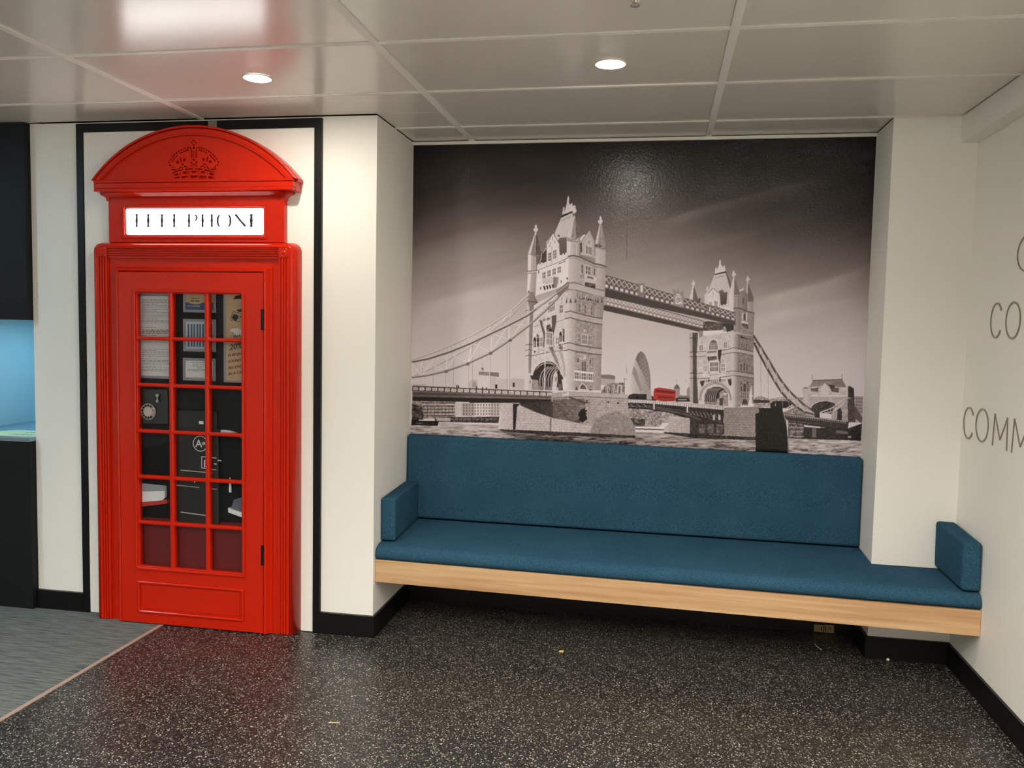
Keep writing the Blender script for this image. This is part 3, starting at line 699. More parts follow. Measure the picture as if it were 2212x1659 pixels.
plate('pale_patch', 'paper', [[(p[0], p[2]) for p in q]], -.04770, -.04748, pg)

# black telephone with a dial
c = onY(*zoomB(295, 510), -.06690); pc = empty('wall_telephone', (c[0], YI, c[2]-.09), 'black wall telephone with pale round dial behind the left panes', 'telephone')
x0, x1, z0, z1 = rectz(zoomB, 60, 120, 618, 740, -.06415)
MB().hexa([(x0, YI-.0003, z0), (x1, YI-.0003, z0), (x1, -.06470, z0+.004), (x0, -.06470, z0+.004)], [(x0+.012, YI-.0003, z1), (x1-.006, YI-.0003, z1), (x1-.012, -.05810, z1-.004), (x0+.012, -.05810, z1-.004)]).build('body', 'phone', pc, bevel=.006, seg=3)
dial = MB().lathe_y(c[0], c[2], [(.0405, -.06360), (.0405, -.06690), (.037, -.06828), (.002, -.06828)], 32).build('dial', 'dialring', pc, smooth=False)
MB().lathe_y(c[0]+.001, c[2], [(.0225, -.06822), (.0225, -.06937), (.020, -.06976), (.001, -.06976)], 28).build('dial_label', 'dial', dial)
for k in range(10):
    a = math.radians(60+k*27)
    MB().lathe_y(c[0]+.0305*math.cos(a), c[2]+.0305*math.sin(a), [(.0062, -.06822), (.0062, -.06888), (.0045, -.06888), (.0042, -.06850), (.001, -.06850)], 12).build('finger_hole', 'phone', dial)
MB().tube([(c[0]+.037, -.06855, c[2]+.010), (c[0]+.030, -.07020, c[2]+.020)], .0022, 8).build('finger_stop', 'chrome', dial)
hk = onY(*zoomB(445, 295), -.06470)
MB().lathe_z(hk[0], -.06635, [(.0075, hk[2]-.0200), (.0075, hk[2]-.012), (.0035, hk[2]-.006), (.0035, hk[2]+.004), (.0085, hk[2]+.010), (.0085, hk[2]+.020), (.002, hk[2]+.021)], 14).build('cradle_hook', 'barmetal', pc, smooth=True)

# coin box
x0, x1, z0, z1 = rectz(zoomB, 700, 862, 1420, 2370, -.06415)
cb = empty('coin_box', ((x0+x1)/2, YI, z0), 'dark coin box marked A and B behind the middle panes', 'coin box')
cbody = box('body', 'coinbox', x0, x1, -.06580, YI-.0003, z0, z1, cb, bevel=.004, seg=2)
l0, l1, m0, m1 = rectz(zoomB, 690, 745, 1440, 850, -.06800)
box('top_ledge', 'phone', l0, l1, -.07020, YI-.0003, m0-.004, m1-.004, cb, bevel=.003)
l0, l1, m0, m1 = rectz(zoomB, 1075, 650, 1195, 740, -.06415); box('label_holder', 'phone', l0, l1, -.06690, -.06388, m0, m1, cb, bevel=.001)
box('body_top', 'phone', x0+.004, x1-.008, -.06415, YI-.0003, z1+.0255, z1+.118, cb, bevel=.004)
l0, l1, m0, m1 = rectz(zoomB, 1105, 660, 1175, 710, -.06690); box('white_label', 'paper', l0, l1, -.06723, -.06696, m0, m1, cb)
c = onY(*zoomB(1125, 1020), -.06607)
plate('button_ring', 'inkwhite', [[(c[0]+.0385*math.cos(2*math.pi*k/36), c[2]+.0385*math.sin(2*math.pi*k/36)) for k in range(36)], [(c[0]+.0350*math.cos(2*math.pi*k/36), c[2]+.0350*math.sin(2*math.pi*k/36)) for k in range(36)]], -.06635, -.06574, cb)
lettering('letter_a', 'A', .054, 'inkwhite', cb, lambda s, t, d: (c[0]-.026+s, -.06635-d, c[2]-.018+t), thick=.0012)
MB().lathe_y(c[0]+.018, c[2]+.001, [(.0100, -.06569), (.0100, -.07020), (.0080, -.07130), (.001, -.07130)], 18).build('push_button', 'chrome', cb, smooth=False)
mb = MB()
for a, b in (((1145, 1225), (1385, 1250)), ((1145, 1405), (1380, 1440)), ((1148, 1225), (1148, 1405))):
    q = [np.array(onY(*zoomB(*p), -.06607))[[0, 2]] for p in (a, b)]; stroke(mb, q, .0032, -.06635, .001)
mb.build('letter_box_outline', 'inkwhite', cb)
p = onY(*zoomB(1175, 1395), -.06607)
lettering('letter_b', 'B', .052, 'inkwhite', cb, lambda s, t, d: (p[0]+s, -.06635-d, p[2]+t), thick=.0012)
mb = MB()
for a, b in (((1405, 1285), (1460, 1292)), ((1345, 1342), (1385, 1346))):
    q = [np.array(onY(*zoomB(*p_), -.06607))[[0, 2]] for p_ in (a, b)]; stroke(mb, q, .0050, -.06635, .001)
tag(mb.build('printed_dashes', 'inkwhite', cb), kind='stuff')
for a, b, w in (((812, 1442), (1312, 1488), .0052), ((720, 1678), (1105, 1718), .0036), ((1278, 1735), (1392, 1746), .0036), ((815, 2110), (1308, 2178), .0058)):
    q = [onY(*zoomB(*p_), -.06745) for p_ in (a, b)]
    MB().tube([(q[0][0], -.06745, q[0][2]), (q[1][0], -.06745, q[1][2])], w/2, 8).build('metal_bar', 'barmetal', cb)
p = onY(*zoomCc(1035, 158), -.06635); MB().lathe_y(p[0], p[2], [(.004, -.06569), (.004, -.06690), (.001, -.06718)], 10).build('rivet', 'chrome', cb)
# books and shelves
def slab(name, mat, pts, yf, yb, par=None, **kw):
    q = [onY(*p_, yf) for p_ in pts]
    return MB().prism([(p_[0], yf, p_[2]) for p_ in q], [(p_[0], yb, p_[2]) for p_ in q]).build(name, mat, par, **kw)
bk = empty('phone_book', (-1.09, YI, .70), 'white phone book with red spine behind the lower left panes', 'book')
slab('pages', 'paper', [zoomCc(150, 190), zoomCc(555, 225), zoomCc(560, 400), zoomCc(520, 450), zoomCc(150, 480)], -.06250, YI-.0003, bk)
slab('cover', 'framegrey', [zoomCc(150, 170), zoomCc(555, 215), zoomCc(556, 300), zoomCc(150, 310)], -.06332, -.06261, bk)
slab('spine', 'redspine', [zoomCc(150, 492), zoomCc(590, 440), zoomCc(598, 500), zoomCc(150, 555)], -.06690, YI-.0003, bk)
wb = empty('white_box', (-.63, YI, .57), 'small white box with grey lid behind the lower right panes', 'box')
slab('front', 'paper', [zoomCc(1565, 570), zoomCc(1860, 670), zoomCc(1860, 745), zoomCc(1570, 640)], -.06690, YI-.0003, wb)
slab('lid', 'ink', [zoomCc(1620, 565), zoomCc(1660, 440), zoomCc(1860, 380), zoomCc(1860, 655)], -.06140, YI-.0003, wb)
tag(slab('paper_sheet', 'paper', [zoomB(1440, 800), zoomB(1560, 810), zoomB(1860, 900), zoomB(1860, 965), zoomB(1700, 900), zoomB(1440, 840)], -.06140, YI-.0003), 'white folded sheet edge behind the right pane, beside the coin box', 'paper')
tag(slab('pen', 'paper', [zoomCc(1580, 320), zoomCc(1582, 120), zoomCc(1595, 80), zoomCc(1612, 120), zoomCc(1618, 325)], -.06140, -.05810), 'thin pale pen standing upright beside the coin box', 'pen')

# ---------------------------------------------------------------- the bridge print (flat wall graphic)
# drawn as tone areas on a numpy canvas, later carried by the colour attribute of the print's own mesh
MX0, MY0, MX1, MY1, MSS = 876.0, 286.0, 1906.0, 1002.0, 2.0
MW, MH = int((MX1-MX0)*MSS), int((MY1-MY0)*MSS)

def value_noise(h, w, cy, cx, rng):
    gy, gx = int(h/cy)+3, int(w/cx)+3
    g = rng.random((gy, gx)).astype(np.float32)
    y = np.arange(h)/cy; x = np.arange(w)/cx
    iy = y.astype(int); ix = x.astype(int)
    fy = (y-iy)[:, None]; fx = (x-ix)[None, :]
    fy = fy*fy*(3-2*fy); fx = fx*fx*(3-2*fx)
    a = g[iy][:, ix]; b = g[iy][:, ix+1]; c = g[iy+1][:, ix]; d = g[iy+1][:, ix+1]
    return (a*(1-fx)+b*fx)*(1-fy)+(c*(1-fx)+d*fx)*fy

def zoomframe(ox, oy, s):
    return lambda pts: [(ox+x/s, oy+y/s) for x, y in pts]
zE = zoomframe(1100, 420, 6.912); zF = zoomframe(1120, 640, 6.636); zC = zoomframe(880, 600, 4.254)
zD = zoomframe(1400, 600, 4.254); zG = zoomframe(1460, 550, 8.295); zK = zoomframe(1460, 720, 9.218)
zI = lambda pts: pts

class Canvas:
    def __init__(s):
        s.g = np.zeros((MH, MW), np.float32)
        s.red = np.zeros((MH, MW), np.float32)
        s.rng = np.random.default_rng(7)
        s.fine = value_noise(MH, MW, 2.2, 2.6, s.rng)-.5
        s.mid = value_noise(MH, MW, 7, 9, s.rng)-.5
    def mask(s, pts):
        p = (np.array(pts, np.float64)-[MX0, MY0])*MSS
        x0, y0 = np.floor(p.min(0)).astype(int); x1, y1 = np.ceil(p.max(0)).astype(int)+1
        x0 = max(x0, 0); y0 = max(y0, 0); x1 = min(x1, MW); y1 = min(y1, MH)
        if x1 <= x0 or y1 <= y0: return None
        yy = np.arange(y0, y1)+.5; xx = np.arange(x0, x1)+.5
        m = np.zeros((y1-y0, x1-x0), bool)
        q = np.roll(p, -1, 0)
        for (ax, ay), (bx, by) in zip(p, q):
            if ay == by: continue
            c = (yy >= min(ay, by)) & (yy < max(ay, by))
            if not c.any(): continue
            xi = ax+(yy-ay)*(bx-ax)/(by-ay)
            m ^= c[:, None] & (xx[None, :] > xi[:, None])
        return m, slice(y0, y1), slice(x0, x1)
    def poly(s, z, pts, v, v2=None, tex=0.0, alpha=1.0, vert=False, red=0.0):
        r = s.mask(z(pts))
        if r is None: return
        m, sy, sx = r
        h, w = m.shape
        val = np.full((h, w), v, np.float32)
        if v2 is not None:
            t = np.linspace(0, 1, h if vert else w, dtype=np.float32)
            val = v+(v2-v)*(t[:, None] if vert else t[None, :])+np.zeros((h, w), np.float32)
        if tex: val = val+tex*(s.fine[sy, sx]*1.1+s.mid[sy, sx]*.7)
        a = m*alpha
        s.g[sy, sx] = s.g[sy, sx]*(1-a)+val*a
        s.red[sy, sx] = s.red[sy, sx]*(1-a)+red*a
    def line(s, z, pts, v, w, alpha=1.0, red=0.0):
        p = np.array(z(pts), np.float64)
        for a, b in zip(p[:-1], p[1:]):
            d = b-a; L = np.hypot(*d)
            if L < 1e-6: continue
            d /= L; n = np.array([-d[1], d[0]])*w/2; e = d*w*.25
            s.poly(zI, [a-e+n, b+e+n, b+e-n, a-e-n], v, alpha=alpha, red=red)
    def dots(s, z, a, b, n, v, r):
        a, b = np.array(z([a])[0]), np.array(z([b])[0])
        for k in range(n):
            c = a+(b-a)*k/max(n-1, 1)
            s.poly(zI, [(c[0]+r*math.cos(t), c[1]+r*math.sin(t)) for t in np.linspace(0, 6.0, 7)], v)
    def window(s, z, x0, y0, x1, y1, dy=0, v=.4, frame=.9, cols=2, rows=2, fw=1.0):
        q = [(x0, y0), (x1, y0+dy), (x1, y1+dy), (x0, y1)]
        e = (x1-x0)*.16
        s.poly(z, [(x0-e, y0-e), (x1+e, y0+dy-e), (x1+e, y1+dy+e), (x0-e, y1+e)], frame)
        s.poly(z, q, v)
        for k in range(1, cols):
            x = x0+(x1-x0)*k/cols; o = dy*k/cols
            s.line(z, [(x, y0+o), (x, y1+o)], frame, fw)
        for k in range(1, rows):
            y = y0+(y1-y0)*k/rows
            s.line(z, [(x0, y), (x1, y+dy)], frame, fw)
    def bricks(s, z, x0, y0, x1, y1, rows, cols, v, slope=0.0, w=.55, alpha=.5):
        for r in range(rows+1):
            y = y0+(y1-y0)*r/rows
            s.line(z, [(x0, y), (x1, y+slope*(x1-x0))], v, w, alpha)
            if r < rows:
                for c in range(cols):
                    x = x0+(x1-x0)*(c+(.5 if r % 2 else .1))/cols
                    o = slope*(x-x0)
                    s.line(z, [(x, y+o), (x, y+o+(y1-y0)/rows)], v, w, alpha)

def draw_print():
    c = Canvas()
    X = (np.arange(MW)/MSS+MX0)[None, :]; Y = (np.arange(MH)/MSS+MY0)[:, None]
    # sky: dark overhead, light towards the river, with slanting cloud streaks
    ky = [286, 316, 400, 440, 480, 540, 600, 650, 700, 760, 850]
    kv = [.085, .10, .165, .235, .34, .47, .60, .70, .77, .81, .84]
    sh = np.interp(X, [880, 905, 985, 1080, 1220, 1380, 1480, 1650, 1900], [40, 24, -8, -12, -4, -4, 8, 46, 64])
    fall = np.clip((Y-500)/300, 0, 1)
    c.g[:] = np.interp(Y-sh*(1-.55*fall), ky, kv)
    band = value_noise(MH*2, MW*2, 26, 520, c.rng)*.6+value_noise(MH*2, MW*2, 70, 800, c.rng)*.7-.15
    yy = (np.arange(MH)[:, None]+(.30*np.arange(MW))[None, :]).astype(int) % (MH*2)
    xx = np.broadcast_to(np.arange(MW)[None, :], yy.shape)
    c.g += (band[yy, xx]-.5)*.042*np.interp(Y, [300, 420, 560, 700, 800], [.35, .8, 1, .8, .2])
    def streak(pts, wd, amp, soft=1.0):
        px = [p[0] for p in pts]; py = [p[1] for p in pts]
        cy = np.interp(X, px, py); fade = np.interp(X, [px[0]-1, px[0]+60, px[-1]-90, px[-1]], [0, 1, 1, 0])
        d = Y-cy
        c.g[:] += amp*fade*np.exp(-np.where(d < 0, (d/wd)**2, (d/(wd*3*soft))**2))
    streak([(1425, 485), (1500, 458), (1580, 437), (1700, 405), (1800, 385)], 6, .10)
    streak([(1620, 655), (1700, 636), (1790, 612), (1900, 572)], 9, .10)
    streak([(1630, 690), (1740, 668), (1900, 640)], 8, .05)
    streak([(890, 668), (1000, 640), (1150, 610)], 9, .06)
    streak([(1080, 330), (1180, 350), (1260, 372)], 6, .03)
    streak([(890, 560), (1020, 520), (1150, 500)], 18, .03)
    streak([(1400, 540), (1560, 520), (1700, 500)], 14, .025)
    # water
    wl = np.interp(X, [880, 1080, 1400, 1640, 1906], [911, 918, 934, 944, 950])
    rip = value_noise(MH, MW, 2.6, 11, c.rng)-.5; rip2 = value_noise(MH, MW, 4.5, 34, c.rng)-.5
    rr = .6*rip+.4*rip2
    wv = .70+.30*rip2-np.clip(-rr-.02, 0, .2)*1.4*np.clip((Y-wl)/30, .35, 1)
    wv = wv-np.interp(X, [1060, 1120, 1300, 1420, 1560, 1720], [0, .22, .28, .12, .14, 0])
    c.g[:] = np.where(Y > wl, wv, c.g)

    # far skyline left and under the deck
    P = c.poly; L = c.line
    P(zC, [(60, 975), (190, 978), (190, 1010), (60, 1005)], .72)
    P(zC, [(565, 1010), (575, 965), (605, 935), (640, 932), (662, 950), (662, 1020)], .74); P(zC, [(605, 1010), (612, 965), (640, 950), (655, 1012)], .60)
    P(zC, [(760, 900), (830, 905), (830, 1025), (760, 1020)], .78)
    P(zC, [(670, 862), (855, 872), (855, 912), (670, 893)], .52, tex=.1); P(zC, [(770, 870), (855, 874), (855, 912), (770, 902)], .45)
    for k in range(5): L(zC, [(768, 925+k*18), (828, 928+k*18)], .58, .7)
    P(zC, [(835, 930), (972, 928), (972, 1025), (835, 1020)], .76, tex=.05); P(zC, [(972, 925), (1090, 932), (1090, 1035), (972, 1025)], .72, tex=.05)
    P(zC, [(690, 830), (712, 828), (716, 850), (700, 852)], .4); L(zC, [(706, 790), (704, 860)], .55, .7)
    P(zC, [(60, 1130), (460, 1140), (455, 1285), (60, 1300)], .52, tex=.3)
    for k in range(9): L(zC, [(150+k*2, 1150+k*15), (450, 1152+k*14.5)], .80 if k % 2 else .22, 1.3)
    for k in range(9): L(zC, [(165+k*33, 1180), (165+k*33, 1275)], .25, 1.6, .6)
    P(zC, [(55, 1160), (150, 1185), (165, 1305), (55, 1310)], .26, tex=.4)
    P(zC, [(450, 1150), (520, 1150), (515, 1270), (450, 1265)], .76, tex=.05)
    P(zC, [(515, 1150), (640, 1150), (640, 1275), (515, 1272)], .62); P(zC, [(630, 1150), (780, 1150), (778, 1280), (630, 1275)], .84); P(zC, [(778, 1150), (880, 1150), (862, 1285), (776, 1280)], .70)
    for r in range(4):
        for k in range(13): P(zC, [(528+k*26, 1162+r*27), (538+k*26, 1162+r*27), (538+k*26, 1180+r*27), (528+k*26, 1180+r*27)], .38)
    P(zC, [(260, 1282), (860, 1278), (850, 1338), (270, 1325)], .24, tex=.25)
    for k in range(14): L(zC, [(290+k*40, 1300), (318+k*40, 1300)], .62, .9)
    P(zC, [(270, 1285), (410, 1288), (405, 1322), (290, 1318)], .66, tex=.1)
    P(zC, [(50, 1305), (110, 1300), (120, 1315), (305, 1318), (292, 1362), (50, 1356)], .10, tex=.08)
    L(zC, [(95, 1338), (160, 1340)], .45, 1.2)

    # far side pieces right of the near tower
    P(zC, [(1790, 892), (1870, 890), (1922, 902), (1922, 935), (1790, 925)], .46); P(zC, [(1790, 925), (1922, 935), (1920, 1000), (1790, 985)], .66)
    P(zC, [(1795, 1055), (1800, 1030), (1850, 975), (1990, 962), (2012, 975), (2005, 1075), (1795, 1060)], .50, tex=.5)
    for k in range(6): L(zC, [(1830+k*28, 1000), (1820+k*30, 1060)], .78 if k % 2 else .2, 1.6)
    P(zC, [(1940, 985), (1985, 985), (1985, 1062), (1940, 1058)], .74); P(zC, [(1955, 1000), (1972, 1000), (1972, 1060), (1955, 1058)], .4)
    L(zC, [(2008, 925), (2008, 1075)], .3, .9); L(zC, [(2008, 930), (2035, 933)], .3, .9); L(zC, [(2022, 800), (2026, 880)], .62, .6); L(zC, [(2026, 830), (2034, 880)], .5, .8)
    # egg-shaped tower
    egg = [(1388, 758.5), (1393, 762), (1398, 769), (1403, 783), (1407, 803), (1409, 825), (1409, 853), (1363, 853), (1364, 832), (1367, 808), (1372, 787), (1378, 770), (1383, 762)]
    P(zI, egg, .80, .50, tex=.06)
    P(zI, [(1388, 759), (1396, 766), (1404, 788), (1409, 825), (1409, 850), (1402, 830), (1394, 812), (1383, 790), (1376, 776), (1382, 763)], .42, .52)
    P(zI, [(1372, 790), (1378, 800), (1384, 822), (1392, 845), (1386, 846), (1378, 826), (1369, 806)], .55)
    for k in range(9):
        y = 772+k*9
        for d in (-1, 1): L(zI, [(1391-d*7+k*.8, y), (1391+d*7+k*1.1, y+11)], .72, .55, .8)
    for k in range(9): L(zI, [(1366, 812+k*4.6), (1382+k*1.2, 813+k*4.6)], .62, .5, .7)
    P(zC, [(2030, 1115), (2050, 1080), (2090, 1065), (2220, 1072), (2300, 1100), (2300, 1130), (2030, 1125)], .14, tex=.15)
    # towers and battlement behind the far span, bus
    P(zD, [(0, 1000), (40, 1050), (50, 1120), (0, 1120)], .6)
    P(zD, [(250, 1020), (262, 995), (278, 980), (294, 995), (305, 1020), (302, 1115), (252, 1110)], .62, .5); P(zD, [(248, 1020), (262, 992), (278, 978), (296, 992), (308, 1020)], .38); L(zD, [(278, 925), (278, 985)], .4, .7)
    P(zD, [(368, 1040), (378, 1010), (392, 1000), (402, 1040), (400, 1100), (370, 1095)], .55); L(zD, [(392, 965), (392, 1010)], .42, .7); L(zD, [(358, 925), (360, 960)], .6, .6)
    P(zD, [(300, 1080), (400, 1085), (400, 1120), (300, 1118)], .5, tex=.2)
    P(zD, [(265, 1110), (300, 1100), (385, 1105), (405, 1140), (265, 1140)], .14); P(zD, [(290, 1115), (370, 1118), (370, 1128), (290, 1126)], .6)
    P(zD, [(65, 1048), (72, 1020), (115, 1009), (250, 1030), (268, 1040), (265, 1100), (262, 1135), (150, 1135), (62, 1120)], .46, red=1)
    P(zD, [(85, 1030), (258, 1050), (258, 1066), (85, 1050)], .22, red=.8); P(zD, [(70, 1085), (250, 1098), (250, 1112), (70, 1102)], .26, red=.8)
    L(zD, [(66, 1064), (264, 1078)], .66, .6, red=.6); L(zD, [(64, 1118), (250, 1132)], .2, .8, red=.5); P(zD, [(70, 1080), (100, 1082), (98, 1118), (66, 1112)], .52, red=1)

    # ------------------------------------------------ far tower
    P(zG, [(338, 520), (268, 800), (335, 828), (348, 545)], .86); P(zG, [(345, 540), (330, 828), (445, 860), (372, 630)], .40)
    P(zG, [(325, 478), (340, 455), (356, 490), (376, 522), (354, 548), (350, 600), (328, 600), (322, 548), (304, 532), (324, 505)], .84)
    P(zG, [(430, 830), (445, 780), (530, 768), (550, 890), (450, 870)], .62); P(zG, [(425, 830), (445, 770), (470, 800), (452, 870)], .28)
    P(zG, [(722, 352), (915, 312), (930, 330), (1005, 610), (1000, 900), (560, 900), (545, 720), (610, 640)], .84, .80, tex=.04)
    P(zG, [(915, 312), (930, 310), (1028, 540), (1000, 620)], .38)
    P(zG, [(720, 348), (735, 236), (755, 232), (762, 275), (798, 190), (806, 120), (820, 84), (834, 120), (836, 182), (878, 235), (884, 195), (905, 200), (918, 305)], .88)
    P(zG, [(718, 350), (928, 298), (932, 325), (725, 368)], .16)
    c.dots(zG, (730, 418), (895, 380), 7, .18, .9)
    P(zG, [(568, 620), (592, 548), (606, 600), (610, 650), (572, 650)], .84)
    P(zG, [(795, 655), (812, 648), (862, 628), (895, 680), (950, 668), (935, 890), (830, 925), (818, 740)], .42, .26, vert=True)
    P(zG, [(590, 700), (692, 602), (795, 690), (805, 960), (595, 905)], .92); L(zG, [(600, 700), (692, 604), (795, 688)], .3, 1.0)
    P(zG, [(540, 720), (600, 690), (600, 905), (540, 890)], .86)
    c.window(zG, 622, 850, 670, 920, 8, .6, .9, 2, 2, .6); c.window(zG, 718, 830, 770, 950, 14, .55, .9, 2, 2, .6)
    for q in ((645, 735), (690, 650), (692, 690), (740, 722), (690, 745)): L(zG, [q, (q[0], q[1]+30)], .35, .8)
    P(zG, [(825, 905), (845, 900), (848, 920), (868, 915), (872, 898), (895, 892), (898, 912), (925, 905), (930, 885), (985, 880), (1062, 965), (1062, 1045), (815, 965)], .92, tex=.04)
    for k in range(4): P(zG, [(840+k*38, 925-k*6), (852+k*38, 922-k*6), (852+k*38, 945-k*6), (840+k*38, 948-k*6)], .6)
    # far tower: right-hand turrets
    P(zG, [(1165, 640), (1200, 620), (1240, 580), (1270, 650), (1300, 690), (1310, 1010), (1170, 970)], .56, .46)
    P(zG, [(1160, 640), (1225, 605), (1240, 582), (1245, 640), (1165, 665)], .82)
    c.window(zG, 1215, 760, 1255, 900, 8, .34, .62, 3, 1, .5)
    P(zG, [(1300, 462), (1292, 690), (1325, 730), (1322, 480)], .78); P(zG, [(1322, 500), (1308, 772), (1428, 796)], .40)
    P(zG, [(1305, 395), (1318, 378), (1330, 420), (1356, 442), (1336, 470), (1296, 470), (1278, 455), (1300, 430)], .84)
    P(zG, [(1310, 775), (1425, 795), (1415, 855), (1310, 840)], .44, tex=.2); P(zG, [(1310, 840), (1415, 850), (1415, 1050), (1310, 1020)], .66, .56)
    P(zG, [(1062, 370), (980, 708), (1066, 712), (1074, 400)], .88); P(zG, [(1074, 400), (1066, 712), (1175, 702), (1105, 480)], .46)
    P(zG, [(1050, 300), (1065, 278), (1080, 330), (1108, 350), (1086, 382), (1050, 400), (1034, 362)], .88)
    P(zG, [(978, 708), (1066, 716), (1062, 1000), (985, 965)], .92, .86); P(zG, [(1066, 714), (1172, 705), (1170, 975), (1064, 985)], .60, .52)
    L(zG, [(1066, 712), (1172, 702)], .36, 1.2); L(zG, [(1066, 755), (1172, 748)], .4, .7); L(zG, [(1115, 720), (1113, 960)], .74, 1.0)
    P(zG, [(1064, 975), (1175, 965), (1310, 1020), (1432, 1050), (1420, 1460), (1060, 1380)], .56, .50, tex=.12)
    P(zG, [(1064, 985), (1185, 975), (1185, 1320), (1064, 1300)], .62, .50)
    L(zG, [(1066, 968), (1120, 955), (1190, 972), (1310, 1020), (1435, 1050)], .28, 2.0)
    for x in (1210, 1280): P(zG, [(x, 1040), (x+26, 1050), (x+26, 1190), (x, 1175)], .84)
    P(zG, [(1236, 1060), (1278, 1072), (1276, 1180), (1236, 1172)], .3); P(zG, [(1200, 1190), (1335, 1215), (1335, 1245), (1200, 1225)], .82); P(zG, [(1205, 1235), (1330, 1260), (1325, 1335), (1235, 1320)], .34, tex=.3)
    P(zG, [(1318, 1060), (1428, 1060), (1420, 1400), (1330, 1370)], .58, .50, tex=.08)
    # far tower: lower storeys
    P(zK, [(445, 60), (560, 45), (1190, 10), (1200, 300), (1150, 1465), (490, 1405), (445, 800)], .80, tex=.14)
    P(zK, [(285, -10), (372, -10), (368, 900), (392, 1395), (320, 1382), (312, 900), (308, 300)], .72, .62, tex=.06)
    P(zK, [(362, -10), (472, -10), (445, 400), (448, 900), (482, 1405), (372, 1395), (372, 900)], .26, .34, tex=.06)
    for y in (100, 380, 470, 800, 900): L(zK, [(305, y), (370, y-8), (448, y+2)], .2, 1.2)
    P(zK, [(1300, 15), (1590, 60), (1572, 350), (1585, 900), (1582, 1400), (1262, 1470), (1285, 850)], .52, .48, tex=.16)
    P(zK, [(1180, 0), (1302, 15), (1300, 400), (1262, 1475), (1140, 1462), (1150, 850), (1150, 300)], .86, .40, tex=.04)
    for ys in ([(445, 372), (650, 362)], [(445, 468), (640, 455)], [(930, 345), (1060, 325), (1150, 295), (1215, 288), (1300, 312), (1570, 362)], [(930, 428), (1150, 388), (1290, 392), (1570, 455)], [(445, 805), (550, 795)],
               [(1040, 770), (1150, 750), (1290, 760), (1580, 805)], [(450, 905), (800, 890), (1050, 862), (1180, 842), (1290, 860), (1582, 905)]): L(zK, ys, .22, 1.1)
    for ys in ([(445, 420), (640, 408)], [(930, 385), (1150, 342), (1290, 352), (1570, 408)], [(1050, 815), (1180, 798), (1290, 812), (1580, 855)]): L(zK, ys, .80 if ys[0][0] < 1000 else .70, 6, .55)
    P(zK, [(670, 340), (672, 220), (700, 140), (780, 100), (850, 140), (880, 220), (880, 330)], .92); P(zK, [(690, 335), (692, 225), (720, 160), (780, 125), (838, 160), (860, 225), (860, 325)], .40)
    for k in range(5): L(zK, [(718+k*28, 190), (718+k*28, 335)], .86, .9)
    L(zK, [(690, 240), (862, 235)], .8, .8)
    c.window(zK, 500, 235, 565, 350, -4, .5, .92, 2, 1, 1.4); c.window(zK, 985, 180, 1040, 295, -4, .42, .92, 2, 1, 1.4)
    for x in (540, 1012): L(zK, [(x, 130), (x, 200)], .55, .8)
    P(zK, [(640, 345), (870, 330), (870, 470), (900, 560), (900, 960), (690, 980), (680, 560), (650, 470)], .82, tex=.1)
    P(zK, [(650, 360), (840, 345), (835, 385), (655, 400)], .48); P(zK, [(655, 470), (850, 455), (840, 520), (720, 545), (680, 540)], .30, tex=.5)
    P(zK, [(865, 335), (940, 325), (935, 430), (920, 520), (905, 700), (885, 560), (870, 480)], .20); P(zK, [(655, 470), (700, 520), (705, 700), (692, 985), (680, 980), (685, 600)], .26); P(zK, [(898, 560), (920, 540), (920, 960), (905, 985), (895, 800)], .30)
    c.window(zK, 712, 580, 870, 760, -6, .42, .90, 4, 2, 1.3); c.window(zK, 575, 640, 640, 760, 4, .55, .92, 3, 1, 1.0); c.window(zK, 925, 612, 1005, 755, -6, .5, .92, 3, 2, 1.0)
    for k in range(3): L(zK, [(590+k*22, 550), (590+k*22, 620)], .55, .7)
    for k in range(3): L(zK, [(950+k*22, 520), (950+k*22, 590)], .55, .7)
    P(zK, [(560, 810), (1030, 780), (1030, 860), (560, 885)], .86, tex=.2); L(zK, [(700, 835), (880, 825)], .5, 2, .6)
    for k in range(12): P(zK, [(590+k*37, 935-k*1.5), (606+k*37, 935-k*1.5), (602+k*37, 985-k*1.5), (594+k*37, 985-k*1.5)], .2)
    P(zK, [(510, 950), (590, 945), (585, 1030), (545, 1070), (520, 1010)], .24, tex=.2); P(zK, [(1060, 920), (1135, 905), (1140, 1020), (1110, 1055), (1080, 1010)], .22, tex=.2)
    arch = [(505, 1330), (512, 1210), (560, 1100), (660, 1015), (800, 975), (940, 1000), (1050, 1085), (1120, 1210), (1135, 1330)]
    P(zK, arch+[(1130, 1462), (500, 1400)], .80, tex=.05)
    L(zK, arch, .25, 1.0); L(zK, [(x*.93+58, y*.93+95) for x, y in arch], .35, 1.2)
    P(zK, [(600, 1365), (606, 1230), (660, 1120), (780, 1070), (900, 1070), (1000, 1105), (1060, 1200), (1065, 1455), (830, 1430), (600, 1410)], .22)
    for k in range(6):
        x = 625+k*38
        L(zK, [(x, 1360), (x+2, 1240), (x+40, 1150), (x+120, 1090)], .62, 1.1)
    P(zK, [(850, 1290), (905, 1175), (995, 1112), (1045, 1200), (1062, 1455), (830, 1430)], .60, .5, tex=.35); P(zK, [(840, 1230), (900, 1170), (895, 1300), (845, 1300)], .16); P(zK, [(975, 1190), (1045, 1190), (1045, 1225), (975, 1222)], .86); P(zK, [(900, 1290), (980, 1290), (960, 1450), (900, 1440)], .26)
    P(zK, [(600, 1365), (830, 1370), (830, 1425), (600, 1405)], .5, tex=.2)
    for k in range(3): c.window(zK, 1330+k*48, 190+k*14, 1352+k*48, 300+k*10, 0, .36, .62, 1, 1)
    P(zK, [(1318, 60), (1480, 100), (1480, 132), (1318, 95)], .22, tex=.3)
